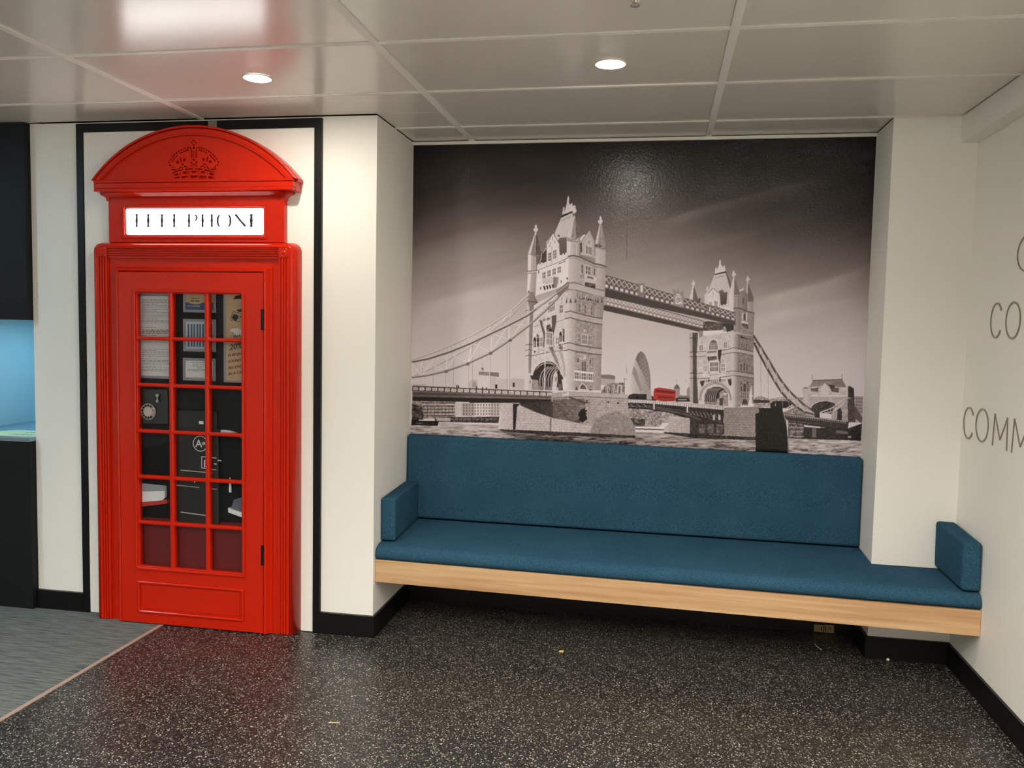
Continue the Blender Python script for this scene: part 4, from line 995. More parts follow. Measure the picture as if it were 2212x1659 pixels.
    for k in range(3): c.window(zK, 1312+k*60, 610-(20 if k == 1 else 0), 1342+k*60+(8 if k == 1 else 0), 740, 6, .28, .62, 1, 2, .6)
    for x in (1312, 1440): c.window(zK, x, 955, x+28, 1030, 4, .3, .70, 1, 1)
    P(zK, [(1380, 1005), (1420, 1010), (1418, 1170), (1380, 1160)], .24); c.window(zK, 1325, 1070, 1352, 1150, 4, .28, .62, 1, 1); c.window(zK, 1445, 1080, 1470, 1160, 4, .28, .62, 1, 1)
    for k in range(4): c.window(zK, 1322+k*42, 1180+k*3, 1348+k*42, 1285+k*3, 0, .36, .74, 1, 2, .6)
    P(zK, [(1350, 1430), (1360, 1340), (1400, 1305), (1450, 1345), (1460, 1450)], .26)
    P(zK, [(1500, 1180), (1530, 1010), (1545, 1200), (1560, 1240), (1545, 1300), (1560, 1460), (1460, 1470), (1490, 1300)], .86, tex=.15)
    for k in range(4): P(zK, [(1318+k*45, 1470), (1325+k*45, 1420), (1345+k*45, 1420), (1350+k*45, 1470)], .86)

    # ------------------------------------------------ right-hand chain, far bank and gatehouse
    P(zD, [(985, 1110), (1040, 1085), (1130, 1115), (1280, 1090), (1440, 1100), (1440, 1190), (985, 1190)], .60, tex=.35)
    P(zD, [(985, 1120), (1130, 1125), (1130, 1150), (985, 1150)], .2); P(zD, [(990, 1150), (1130, 1150), (1130, 1190), (990, 1190)], .62, tex=.3)
    P(zD, [(1135, 1160), (1175, 1132), (1300, 1135), (1330, 1160), (1320, 1200), (1140, 1200)], .12)
    for x, y0, y1 in ((1048, 740, 1110), (1115, 870, 1120), (1180, 960, 1180), (1245, 1060, 1190), (1305, 1130, 1200)): L(zD, [(x, y0), (x+5, y1)], .45 if y1 < 1150 else .8, .6)
    P(zD, [(1440, 1120), (1430, 1020), (1490, 1000), (1500, 1010), (1500, 1120)], .74, tex=.1); P(zD, [(1430, 1020), (1460, 1005), (1492, 1018)], .4)
    P(zD, [(1487, 1012), (1530, 945), (1795, 932), (1842, 1010)], .52, .46, tex=.10); L(zD, [(1530, 944), (1795, 934)], .26, 1.4)
    L(zD, [(1520, 895), (1522, 955)], .3, .9); L(zD, [(1795, 885), (1798, 945)], .3, .9)
    P(zD, [(1495, 1005), (1610, 995), (1640, 975), (1670, 1000), (1850, 1010), (1850, 1180), (1780, 1250), (1430, 1200), (1440, 1115), (1500, 1080)], .74, tex=.14)
    P(zD, [(1600, 1070), (1605, 1000), (1640, 968), (1672, 1010), (1672, 1075)], .82); P(zD, [(1672, 980), (1730, 990), (1725, 1050), (1700, 1045)], .24); P(zD, [(1510, 1018), (1580, 1010), (1575, 1050), (1510, 1048)], .36, tex=.4); P(zD, [(1710, 1015), (1765, 1010), (1765, 1055), (1715, 1050)], .34)
    P(zD, [(1850, 1000), (1870, 995), (1905, 1020), (1910, 1110), (1850, 1100)], .20, tex=.2); P(zD, [(1780, 1010), (1850, 1005), (1850, 1040), (1790, 1035)], .8)
    P(zD, [(1505, 1080), (1850, 1080), (1850, 1092), (1505, 1092)], .86); P(zD, [(1500, 1095), (1860, 1100), (1860, 1180), (1500, 1190)], .66, tex=.12)
    P(zD, [(1500, 1230), (1520, 1175), (1580, 1140), (1650, 1132), (1720, 1150), (1760, 1200), (1760, 1260)], .20, tex=.25); L(zD, [(1500, 1210), (1530, 1165), (1590, 1138), (1650, 1130), (1720, 1148)], .84, 1.2)
    P(zD, [(1700, 1260), (1720, 1200), (1790, 1130), (1840, 1120), (1850, 1330), (1700, 1310)], .62, tex=.2); P(zD, [(1750, 1310), (1755, 1215), (1780, 1195), (1795, 1230), (1795, 1320)], .16)
    P(zD, [(1845, 1110), (1910, 1105), (1920, 1330), (1850, 1330)], .28, tex=.12)
    P(zD, [(1908, 1088), (1992, 1092), (1982, 1330), (1920, 1330)], .62, tex=.08)
    for r in range(5):
        for k in range(4): P(zD, [(1922+k*17, 1102+r*30), (1932+k*17, 1102+r*30), (1932+k*17, 1120+r*30), (1922+k*17, 1120+r*30)], .34)
    P(zD, [(1915, 1170), (1985, 1290), (1975, 1340), (1910, 1290)], .34)
    # small light chains of the approach span
    for a in ([(1258, 1215), (1350, 1165), (1465, 1112)], [(1260, 1240), (1360, 1200), (1430, 1165), (1480, 1125)], [(1590, 1240), (1700, 1200), (1820, 1112)], [(1600, 1255), (1710, 1230), (1790, 1180), (1825, 1130)]): L(zD, a, .82, 1.8)
    for k in range(8): L(zD, [(1270+k*24, 1232-k*12), (1285+k*24, 1212-k*11)], .8, .8); L(zD, [(1610+k*25, 1248-k*9), (1625+k*25, 1222-k*10)], .8, .8)
    P(zD, [(1255, 1240), (1360, 1190), (1480, 1260), (1560, 1280), (1260, 1262)], .5, tex=.4)
    up = [(985, 535), (1050, 640), (1120, 755), (1190, 875), (1250, 965), (1310, 1040), (1380, 1110), (1460, 1180), (1545, 1235)]
    lo = [(988, 600), (1040, 710), (1110, 840), (1180, 960), (1240, 1055), (1300, 1120), (1380, 1190), (1450, 1235), (1545, 1260)]
    P(zD, up+lo[::-1], .70, tex=.2)
    L(zD, up, .30, 4.6); L(zD, lo, .26, 4.4)
    for k in range(1, 8): L(zD, [up[k], lo[k]], .8, 1.0); L(zD, [up[k], lo[min(k+1, 8)]], .84, .9)
    P(zD, [(1540, 1220), (1590, 1225), (1590, 1290), (1545, 1285)], .18)
    # approach deck
    P(zD, [(1258, 1248), (1860, 1318), (1850, 1385), (1290, 1312)], .20, tex=.08)
    L(zD, [(1262, 1258), (1850, 1322)], .74, 1.4)
    for k in range(34): L(zD, [(1268+k*17, 1262+k*1.9), (1268+k*17, 1278+k*1.9)], .7, .7)
    P(zD, [(1300, 1315), (1850, 1385), (1980, 1340), (1970, 1500), (1300, 1475)], .15, tex=.16)
    P(zD, [(1300, 1330), (1440, 1345), (1440, 1470), (1300, 1475)], .38, tex=.5)
    for k in range(6): L(zD, [(1310, 1350+k*22), (1440, 1358+k*20)], .68 if k % 2 else .2, 1.1)
    P(zD, [(1445, 1355), (1520, 1362), (1600, 1372), (1600, 1382), (1450, 1372)], .85); L(zD, [(1450, 1355), (1640, 1378)], .8, .8)
    P(zD, [(1520, 1385), (1560, 1385), (1560, 1470), (1520, 1465)], .4); P(zD, [(1740, 1400), (1850, 1415), (1850, 1440), (1745, 1430)], .4); P(zD, [(1850, 1455), (1878, 1455), (1878, 1475), (1850, 1475)], .62)
    # ------------------------------------------------ lifting span between the towers
    P(zC, [(2040, 1150), (2700, 1200), (2700, 1340), (2040, 1330)], .55, tex=.4)
    P(zC, [(2045, 1230), (2350, 1250), (2380, 1300), (2330, 1370), (2045, 1375)], .55, tex=.35); P(zC, [(2060, 1290), (2200, 1300), (2200, 1365), (2060, 1365)], .26, tex=.5)
    L(zC, [(2060, 1372), (2370, 1382)], .92, 2.4); L(zC, [(2060, 1388), (2370, 1398)], .12, 2.0)
    P(zD, [(-360, 1110), (0, 1126), (712, 1190), (708, 1216), (0, 1152), (-360, 1140)], .80)
    for k in range(52): L(zD, [(-350+k*20.5, 1110+k*1.55), (-350+k*20.5, 1146+k*1.50)], .34, .8)
    L(zD, [(-360, 1146), (0, 1158), (710, 1220)], .2, 2.0); L(zD, [(-360, 1110), (0, 1124), (710, 1188)], .36, .8)
    P(zD, [(-360, 1148), (0, 1160), (712, 1222), (705, 1345), (560, 1350), (400, 1305), (200, 1240), (0, 1210), (-360, 1190)], .16, tex=.12)
    for a in ([(-300, 1175), (0, 1190), (330, 1250), (560, 1330)], [(0, 1175), (300, 1220), (560, 1290), (690, 1330)], [(100, 1195), (420, 1270), (600, 1345)]): L(zD, a, .40, 1.1)
    for k in range(9): L(zD, [(385+k*34, 1225+k*3), (410+k*34, 1262+k*4)], .55, 1.2)
    for k in range(6): L(zD, [(-330+k*60, 1165), (-300+k*60, 1185)], .6, 1.3)
    for x in (68, 375): P(zD, [(x-6, 1150+x*.09), (x+6, 1150+x*.09), (x+6, 1205+x*.09), (x-6, 1205+x*.09)], .86)
    # far pier
    P(zD, [(205, 1268), (400, 1292), (402, 1432), (155, 1415), (165, 1380), (198, 1345)], .72, .66, tex=.12); c.bricks(zD, 205, 1300, 400, 1430, 7, 7, .45, .05)
    P(zD, [(398, 1290), (712, 1335), (715, 1445), (398, 1434)], .20, tex=.14)
    for x in (480, 560, 640): P(zD, [(x, 1345), (x+60, 1352), (x+55, 1430), (x, 1428)], .36, tex=.25)
    for x in (610, 660): P(zD, [(x, 1260), (x+18, 1262), (x+18, 1310), (x, 1308)], .7)
    P(zD, [(708, 1198), (1000, 1188), (1040, 1195), (1010, 1465), (715, 1445)], .52, .56, tex=.12); c.bricks(zD, 715, 1215, 1005, 1440, 10, 9, .30, .02)
    P(zD, [(708, 1195), (1035, 1186), (1035, 1212), (708, 1225)], .50)
    P(zD, [(155, 1418), (1005, 1465), (1005, 1495), (420, 1475), (160, 1430)], .16, tex=.2)
    # dark mooring in the foreground
    P(zD, [(1000, 1250), (1035, 1240), (1030, 1195), (1120, 1198), (1245, 1185), (1256, 1250), (1288, 1370), (1312, 1690), (1002, 1690)], .055)
    P(zD, [(1262, 1255), (1280, 1290), (1312, 1620), (1300, 1690), (1290, 1390)], .40); P(zD, [(1100, 1235), (1108, 1235), (1108, 1270), (1100, 1270)], .2)

    # ------------------------------------------------ high walkways
    def walkway(tl, tr, hl, hr, rl, rr, sl, sr, n, base=.36):
        # tl/tr top line, h lattice height, r row height, s soffit height (left,right)
        q = lambda t, o: (tl[0]+(tr[0]-tl[0])*t, tl[1]+(tr[1]-tl[1])*t+o)
        P(zI, [q(0, 0), q(1, 0), q(1, hr+rr), q(0, hl+rl)], base)
        P(zI, [q(0, hl+rl), q(1, hr+rr), q(1, hr+rr+sr), q(0, hl+rl+sl)], .24, .28, tex=.03)
        for k in range(n):
            a, b = k/n, (k+1)/n
            h0 = hl+(hr-hl)*a; h1 = hl+(hr-hl)*b
            L(zI, [q(a, 1), q(b, h1-1)], .84, 1.25); L(zI, [q(a, h0-1), q(b, 1)], .84, 1.25)
            m = a+.22/n; e = b-.22/n; r0 = rl+(rr-rl)*a
            P(zI, [q(m, h0+r0*.25), q(e, h1+r0*.25), q(e, h1+r0*.8), q(m, h0+r0*.8)], .86)
        L(zI, [q(0, 0), q(1, 0)], .34, 1.6); L(zI, [q(0, hl), q(1, hr)], .42, 1.1); L(zI, [q(0, hl+rl), q(1, hr+rr)], .44, 1.2)
    walkway((1304, 636), (1523, 694), 13, 10, 8, 6, 13, 9, 26, .60)
    P(zD, [(520, 405), (560, 400), (800, 420), (740, 470), (640, 490), (520, 488)], .34, tex=.3)
    P(zD, [(520, 490), (720, 480), (760, 500), (480, 545), (470, 520)], .92); P(zD, [(480, 490), (520, 490), (520, 540), (480, 550)], .55); P(zD, [(690, 430), (800, 410), (800, 480), (740, 500)], .18)
    P(zD, [(705, 455), (718, 445), (730, 460), (735, 495), (705, 495)], .6)
    walkway((1308, 594), (1592, 676), 17, 11, 11, 7, 19, 9, 26)
    P(zD, [(545, 250), (600, 250), (600, 330), (545, 315)], .44); P(zD, [(575, 268), (588, 268), (588, 312), (575, 310)], .8)
    P(zC, [(2130, 55), (2190, 50), (2190, 175), (2130, 165)], .48); P(zC, [(2155, 70), (2178, 70), (2178, 135), (2155, 130)], .84)
    P(zD, [(245, 150), (240, 110), (262, 108), (275, 140), (290, 90), (305, 140), (325, 120), (342, 125), (342, 275), (245, 255)], .56); P(zD, [(262, 175), (290, 140), (325, 180), (330, 255), (262, 240)], .74, tex=.5); c.dots(zD, (290, 185), (300, 215), 2, .45, 1.6)

    # ------------------------------------------------ near tower: upper part
    # behind-left turret
    P(zE, [(412, 560), (302, 885), (350, 900), (415, 600)], .86); P(zE, [(414, 585), (345, 890), (420, 905), (428, 590)], .50, tex=.1); P(zE, [(424, 585), (415, 905), (505, 905), (440, 620)], .34, tex=.1)
    L(zE, [(420, 600), (410, 890)], .72, .8)
    P(zE, [(402, 470), (420, 448), (438, 470), (434, 500), (456, 520), (446, 550), (430, 560), (428, 605), (408, 605), (405, 560), (384, 540), (384, 515), (404, 505)], .86)
    P(zE, [(302, 885), (352, 898), (350, 1140), (300, 1140)], .92); P(zE, [(350, 898), (430, 925), (432, 1145), (345, 1145)], .74, .66); P(zE, [(425, 925), (505, 895), (495, 1000), (445, 1050), (430, 1145)], .40)
    L(zE, [(302, 888), (352, 905), (430, 935), (500, 912)], .45, 1.0); L(zE, [(385, 915), (385, 1130)], .55, .9)
    P(zE, [(498, 870), (580, 830), (580, 1010), (498, 1050), (485, 1010)], .28, tex=.1); L(zE, [(505, 880), (500, 960), (488, 1010)], .82, 1.2); L(zE, [(520, 885), (578, 800)], .8, 1.2)
    # roof
    P(zE, [(800, 345), (965, 262), (985, 400), (960, 660), (775, 660), (700, 600), (705, 568)], .82, .78, tex=.03)
    P(zE, [(965, 262), (990, 310), (1115, 620), (1085, 650), (1000, 500)], .42)
    P(zE, [(812, 305), (828, 192), (848, 190), (852, 260), (870, 180), (884, 130), (890, 60), (903, 14), (917, 60), (912, 125), (935, 160), (945, 134), (964, 135), (970, 182), (985, 165), (1010, 168), (1015, 215), (1030, 238), (1020, 272), (985, 290), (960, 255)], .86)
    P(zE, [(792, 328), (960, 248), (972, 272), (800, 350)], .16); L(zE, [(905, 140), (905, 240)], .6, .7); L(zE, [(848, 200), (838, 300)], .5, .8)
    c.dots(zE, (805, 396), (935, 332), 7, .16, .85)
    P(zE, [(765, 650), (890, 640), (890, 900), (775, 915), (765, 740)], .40, .34, vert=True); P(zE, [(700, 600), (740, 605), (775, 620), (770, 660), (745, 690), (720, 640)], .86); P(zE, [(735, 605), (778, 612), (778, 640), (750, 625)], .25)
    P(zE, [(578, 700), (605, 688), (675, 568), (765, 725), (775, 910), (770, 1010), (578, 1090)], .94, tex=.03); L(zE, [(590, 740), (675, 574), (765, 728)], .3, 1.1); L(zE, [(583, 690), (578, 1080)], .5, .9); L(zE, [(660, 760), (660, 1050)], .6, .7); L(zE, [(742, 760), (742, 1010)], .7, .7)
    c.window(zE, 606, 880, 648, 1000, -14, .42, .95, 2, 3, .9); c.window(zE, 682, 842, 726, 965, -14, .42, .95, 2, 3, .9)
    for q in ((670, 630), (670, 665), (700, 690), (640, 720), (705, 712), (628, 760)): L(zE, [q, (q[0], q[1]+22)], .32, 1.0)
    P(zE, [(765, 920), (785, 900), (800, 912), (815, 905), (815, 885), (838, 880), (842, 905), (862, 895), (862, 872), (888, 868), (890, 945), (720, 1032), (770, 1000)], .95); c.dots(zE, (792, 955), (870, 925), 3, .55, .7)
    P(zE, [(440, 1060), (462, 1030), (470, 1055), (490, 1045), (495, 1020), (515, 1015), (520, 1035), (540, 1025), (560, 1010), (578, 1010), (578, 1090), (440, 1135)], .94); c.dots(zE, (462, 1080), (545, 1050), 4, .55, .7)
    # left face upper storey
    P(zE, [(430, 1140), (580, 1085), (720, 1030), (920, 945), (920, 1330), (700, 1420), (412, 1515)], .95, tex=.04)
    L(zE, [(432, 1140), (580, 1085), (720, 1030), (880, 965)], .45, 1.2); L(zE, [(760, 1040), (860, 1000)], .4, 1.5)
    for k in range(4):
        x, y = 518+k*76, 1172-k*27
        c.window(zE, x, y, x+44, y+88, -14, .42, .93, 2, 2, 1.0)
    for k in range(3): P(zE, [(515+k*78, 1270-k*22), (580+k*74, 1250-k*22), (580+k*74, 1310-k*22), (515+k*78, 1330-k*22)], .80, tex=.3)
    P(zE, [(672, 1240), (760, 1238), (758, 1300), (730, 1395), (690, 1400), (680, 1330)], .46, .60); P(zE, [(560, 1250), (680, 1225), (680, 1320), (550, 1345)], .82, tex=.25)
    for k in range(4): P(zE, [(528+k*42, 1375-k*8), (552+k*42, 1362-k*8), (568+k*42, 1415-k*12), (548+k*42, 1440-k*10)], .24)
    for q in ((485, 1385), (790, 1285), (455, 1140)): P(zE, [q, (q[0]+18, q[1]), (q[0]+12, q[1]+40), (q[0], q[1]+46)], .32)
    P(zE, [(875, 1240), (905, 1250), (885, 1280)], .12)
    # left turret shaft
    P(zE, [(284, 1148), (436, 1136), (432, 1180), (288, 1188)], .80); L(zE, [(284, 1150), (436, 1138)], .3, 1.3); L(zE, [(290, 1184), (434, 1172)], .35, 1.1)
    P(zE, [(298, 1186), (352, 1184), (330, 1480), (288, 1475)], .94); P(zE, [(348, 1184), (434, 1176), (416, 1505), (320, 1505)], .72, .60, tex=.06); P(zE, [(300, 1440), (325, 1440), (315, 1470)], .15)
    # front turret
    P(zE, [(992, 300), (880, 640), (945, 655), (996, 420)], .84); P(zE, [(990, 300), (940, 655), (1012, 662), (1012, 330)], .56, tex=.15); P(zE, [(1008, 320), (1008, 662), (1085, 648), (1060, 560)], .42, tex=.15)
    L(zE, [(1000, 330), (1010, 655)], .78, 1.0); L(zE, [(990, 330), (942, 640)], .84, 1.2)
    P(zE, [(878, 640), (945, 655), (1012, 660), (1085, 645), (1080, 690), (1010, 705), (940, 700), (880, 685)], .62, tex=.5)
    P(zE, [(880, 685), (942, 698), (938, 935), (880, 938)], .90); P(zE, [(940, 698), (1080, 690), (1068, 940), (936, 935)], .76, .62, tex=.06); L(zE, [(885, 690), (942, 705), (1012, 710), (1080, 692)], .4, 1.0)
    for x in (965, 1030): L(zE, [(x, 740), (x, 900)], .82, 3, .5)
    # right-hand gable and turret
    P(zE, [(1085, 720), (1120, 640), (1165, 600), (1190, 590), (1220, 528), (1250, 600), (1290, 680), (1310, 960), (1090, 900)], .74, .66, tex=.1)
    P(zE, [(1080, 650), (1130, 605), (1165, 600), (1110, 700), (1090, 740)], .84); L(zE, [(1090, 740), (1110, 690), (1168, 605), (1220, 530), (1290, 680)], .38, 1.1)
    P(zE, [(1075, 735), (1110, 720), (1112, 850), (1090, 880), (1080, 800)], .28)
    P(zE, [(1215+46*math.cos(t), 715+46*math.sin(t)) for t in np.linspace(0, 6, 12)], .82); P(zE, [(1215+34*math.cos(t), 715+34*math.sin(t)) for t in np.linspace(0, 6, 12)], .64)
    c.window(zE, 1172, 768, 1250, 880, 26, .36, .80, 4, 1, 1.2); P(zE, [(1165, 920), (1260, 945), (1255, 975), (1165, 950)], .5)
    P(zE, [(1290, 700), (1320, 640), (1330, 860), (1310, 940)], .4, tex=.2)
    P(zE, [(1375, 430), (1302, 740), (1352, 752), (1388, 450)], .80); P(zE, [(1385, 440), (1345, 752), (1472, 790), (1405, 450)], .56, tex=.15); L(zE, [(1392, 450), (1410, 760)], .72, .8)
    P(zE, [(1370, 345), (1386, 322), (1402, 350), (1400, 375), (1420, 398), (1410, 420), (1398, 442), (1368, 442), (1348, 415), (1350, 390), (1372, 380)], .86)
    P(zE, [(1302, 735), (1475, 778), (1470, 825), (1304, 785)], .42, tex=.5); P(zE, [(1310, 785), (1462, 828), (1455, 1065), (1308, 1025)], .78, .66, tex=.06); L(zE, [(1310, 800), (1460, 840)], .45, 1.0)
    # right face upper
    P(zE, [(1062, 940), (1300, 1030), (1465, 1085), (1445, 1659), (1050, 1659), (1058, 1330)], .68, .62, tex=.10)
    P(zE, [(912, 925), (1070, 940), (1062, 1335), (900, 1335)], .80, .66, tex=.04)
    P(zE, [(1330, 1080), (1465, 1105), (1450, 1659), (1330, 1640)], .74, .60, tex=.05)
    L(zE, [(905, 925), (985, 915), (1080, 938), (1290, 1035), (1380, 1050), (1468, 1080)], .32, 3.0); L(zE, [(915, 960), (1000, 952), (1080, 978), (1290, 1078), (1465, 1108)], .5, 1.2)
    c.window(zE, 1098, 1045, 1126, 1170, 8, .34, .78, 1, 2, .8); c.window(zE, 1164, 1066, 1236, 1185, 22, .34, .82, 3, 2, 1.0); c.window(zE, 1282, 1105, 1308, 1200, 8, .36, .78, 1, 2, .8)
    P(zE, [(1080, 1190), (1135, 1200), (1135, 1260), (1080, 1250)], .55, tex=.2); P(zE, [(1150, 1195), (1325, 1240), (1325, 1290), (1150, 1250)], .80, tex=.15); P(zE, [(1185, 1215), (1280, 1240), (1280, 1270), (1185, 1248)], .40)
    P(zE, [(1140, 1340), (1140, 1270), (1165, 1255), (1325, 1290), (1330, 1400), (1145, 1375)], .76); P(zE, [(1150, 1340), (1160, 1310), (1310, 1335), (1308, 1400), (1150, 1385)], .32, tex=.3)
    for ys in ([(900, 1325), (985, 1318), (1052, 1330), (1140, 1370), (1330, 1415), (1442, 1440)], [(890, 1420), (980, 1418), (1050, 1440), (1320, 1515), (1442, 1535)]): L(zE, ys, .34, 1.7)
    P(zE, [(895, 1335), (1050, 1345), (1440, 1450), (1440, 1525), (1320, 1505), (1050, 1430), (895, 1412)], .74, .68, tex=.05)

    # near tower: lower part
    P(zF, [(225, 130), (440, 20), (560, -30), (745, -60), (735, 0), (700, 230), (690, 640), (668, 1345), (205, 1345), (215, 900), (228, 430)], .86, .84, tex=.12)
    P(zF, [(840, -60), (1250, 0), (1222, 400), (1200, 1350), (815, 1350), (840, 240)], .60, .56, tex=.22)
    P(zF, [(1120, 150), (1255, 10), (1222, 400), (1198, 1352), (1092, 1352), (1110, 400)], .64, .52, tex=.08)
    P(zF, [(735, -80), (862, -70), (848, 240), (832, 640), (822, 1345), (662, 1345), (676, 700), (700, 220)], .92, .62, tex=.07)
    P(zF, [(155, -60), (245, -60), (262, 20), (302, 92), (240, 135), (222, 560), (200, 1105), (165, 1100), (168, 700), (185, 200), (150, 70)], .56, .42, tex=.06)
    P(zF, [(150, 60), (182, 200), (170, 700), (158, 1130), (105, 1352), (128, 700), (142, 300)], .84); L(zF, [(150, 70), (300, 92)], .25, 1.2)
    for y in (200, 690, 770, 850): L(zF, [(120, y+10), (160, y), (225, y+6)], .3, 1.1)
    # pointed corbels under the balcony of the corner turrets
    for x in (770, 840, 1160, 1215): P(zF, [(x-18, 100), (x, 20), (x+18, 105), (x, 90)], .30)
    P(zF, [(870, 0), (1130, 40), (1130, 75), (870, 35)], .30, tex=.5)
    for k in range(8): L(zF, [(885+k*32, -5+k*5), (885+k*32, 25+k*5)], .82, 1.4)
    # string courses
    for ys in ([(690, 230), (770, 214), (845, 238), (1115, 305), (1225, 320)], [(690, 322), (770, 308), (845, 335), (1110, 392), (1225, 408)], [(672, 682), (752, 668), (835, 690), (1100, 742), (1215, 748)], [(668, 785), (748, 765), (830, 790), (1100, 832), (1215, 842)]): L(zF, ys, .30, 1.9)
    for ys in ([(700, 275), (770, 262), (845, 288), (1115, 348), (1222, 364)], [(680, 732), (750, 718), (832, 740), (1100, 786), (1212, 795)]): L(zF, ys, .74, 9.5, .55)
    # right face windows
    for k in range(3): c.window(zF, 878+k*88, 105+k*20, 908+k*88, 228+k*20, 6, .44, .74, 1, 2, .8)
    for x0, y0, x1, y1 in ((868, 530, 902, 655), (936, 550, 1002, 680), (1036, 562, 1072, 692)): c.window(zF, x0, y0, x1, y1, 8, .40, .84, 2 if x1-x0 < 50 else 3, 2, .9)
    P(zF, [(955, 490), (968, 470), (985, 490), (985, 515), (955, 510)], .78)
    for x0, y0, x1, y1 in ((860, 884, 892, 950), (1034, 908, 1064, 972)): c.window(zF, x0, y0, x1, y1, 4, .40, .84, 1, 1)
    P(zF, [(930, 945), (990, 952), (986, 1075), (930, 1070)], .38); L(zF, [(960, 950), (958, 1072)], .6, .8); L(zF, [(930, 1010), (988, 1015)], .6, .8)
    P(zF, [(950, 850), (965, 840), (985, 855), (985, 925), (945, 915)], .74, tex=.3)
    for x0, y0, x1, y1 in ((855, 1000, 888, 1060), (1032, 1018, 1064, 1082), (832, 1092, 878, 1180), (928, 1102, 984, 1196), (1030, 1112, 1074, 1196)): c.window(zF, x0, y0, x1, y1, 5, .40, .80, 2, 2, 1.0)
    P(zF, [(815, 1062), (1100, 1098), (1098, 1120), (815, 1084)], .92); P(zF, [(812, 1182), (1100, 1208), (1098, 1232), (812, 1206)], .92)
    P(zF, [(885, 1345), (890, 1290), (938, 1235), (1000, 1290), (1020, 1350)], .78); P(zF, [(902, 1345), (908, 1295), (940, 1258), (985, 1298), (996, 1348)], .34); P(zF, [(890, 1330), (985, 1335), (985, 1350), (890, 1345)], .86)
    c.window(zF, 838, 1312, 868, 1348, 0, .26, .76, 1, 1); c.window(zF, 1034, 1330, 1064, 1352, 0, .26, .76, 1, 1)
    # left face: bays, niches, windows
    c.window(zF, 450, 90, 545, 240, -40, .46, .92, 5, 2, 1.0); c.window(zF, 612, 130, 656, 240, -4, .40, .92, 2, 2, 1.1); P(zF, [(700, 110), (715, 0), (722, 90)], .3)
    L(zF, [(640, 20), (640, 110)], .4, 1.0); L(zF, [(240, 440), (330, 410)], .45, 1.0); L(zF, [(560, 372), (690, 330)], .45, 1.0)
    P(zF, [(330, 310), (540, 250), (540, 330), (330, 390)], .84, tex=.25); P(zF, [(370, 330), (480, 300), (480, 335), (370, 362)], .50, tex=.3)
    P(zF, [(318, 335), (362, 350), (372, 420), (405, 520), (392, 720), (372, 790), (380, 560), (340, 420)], .36); P(zF, [(495, 285), (565, 268), (562, 380), (540, 480), (522, 560), (524, 720), (505, 640), (500, 400)], .34)
    P(zF, [(405, 430), (470, 400), (510, 480), (505, 520), (420, 500)], .30, tex=.5)
    c.window(zF, 426, 515, 504, 690, 14, .46, .90, 4, 2, 1.2); c.window(zF, 308, 598, 364, 725, -8, .44, .92, 3, 2, 1.2); c.window(zF, 560, 600, 604, 690, -8, .44, .92, 2, 2, 1.2)
    for x, y in ((230, 540), (600, 460)):
        P(zF, [(x-6, y+60), (x+28, y-14), (x+58, y+60), (x+54, y+240), (x+40, y+260), (x+8, y+240)], .90); P(zF, [(x+6, y+70), (x+26, y+40), (x+44, y+75), (x+42, y+190), (x+10, y+190)], .22); P(zF, [(x+16, y+110), (x+30, y+100), (x+34, y+180), (x+16, y+180)], .60)
        P(zF, [(x+50, y), (x+84, y+20), (x+80, y+200), (x+56, y+180)], .36, tex=.4); P(zF, [(x+8, y+240), (x+45, y+245), (x+34, y+285), (x+20, y+285)], .32)
    P(zF, [(290, 760), (520, 700), (690, 690), (680, 790), (220, 870)], .82, tex=.35); L(zF, [(210, 855), (420, 810), (680, 775)], .4, 1.4); P(zF, [(455, 740), (510, 720), (530, 790), (490, 790)], .42); P(zF, [(590, 690), (660, 680), (655, 760), (610, 770)], .50, tex=.4)
    c.bricks(zF, 225, 860, 660, 1100, 9, 10, .62, -.15, .5, .5)
    P(zF, [(490, 805), (530, 795), (580, 900), (640, 1100), (655, 1150), (600, 1060)], .46, alpha=.8); P(zF, [(600, 800), (650, 800), (690, 980), (700, 1150), (670, 1160), (660, 980)], .62, alpha=.7)
    # portal
    out = [(212, 1150), (225, 1090), (262, 1020), (330, 955), (420, 925), (500, 930), (565, 975), (618, 1060), (645, 1150)]
    P(zF, out+[(655, 1345), (210, 1345)], .70); L(zF, out, .86, 2.6); L(zF, [(x*.92+36, y*.93+82) for x, y in out], .30, 2.4)
    P(zF, [(236, 1140), (262, 1072), (330, 1000), (400, 968), (470, 964), (540, 995), (598, 1060), (622, 1120), (615, 1305), (305, 1300), (300, 1200), (215, 1190)], .18)
    for k in range(6):
        x = 330+k*40
        L(zF, [(x, 1300), (x-2, 1180), (x+18, 1110), (x+60, 1050), (x+120, 1010)], .72, 1.7)
    P(zF, [(188, 1135), (240, 1140), (305, 1150), (305, 1205), (205, 1190)], .20); P(zF, [(215, 1195), (305, 1205), (310, 1345), (212, 1345)], .58, tex=.12)
    P(zF, [(305, 1290), (505, 1300), (502, 1350), (305, 1345)], .46, tex=.15); P(zF, [(165, 1240), (185, 1170), (210, 1200), (205, 1345), (160, 1340)], .76); P(zF, [(175, 1240), (185, 1200), (196, 1230), (190, 1250)], .4)
    P(zF, [(520, 1130), (560, 1060), (590, 1150), (578, 1235), (562, 1350), (498, 1350), (510, 1220)], .82, tex=.06); P(zF, [(545, 1170), (560, 1140), (574, 1180), (565, 1225), (545, 1220)], .52)
    P(zF, [(580, 1110), (640, 1130), (668, 1180), (640, 1200), (660, 1350), (596, 1350), (582, 1240)], .22); P(zF, [(590, 1260), (640, 1260), (640, 1345), (596, 1345)], .40)

    # ------------------------------------------------ chains of the left span
    fu = [(60, 748), (200, 704), (400, 626), (600, 532), (790, 425), (960, 312), (1130, 152)]
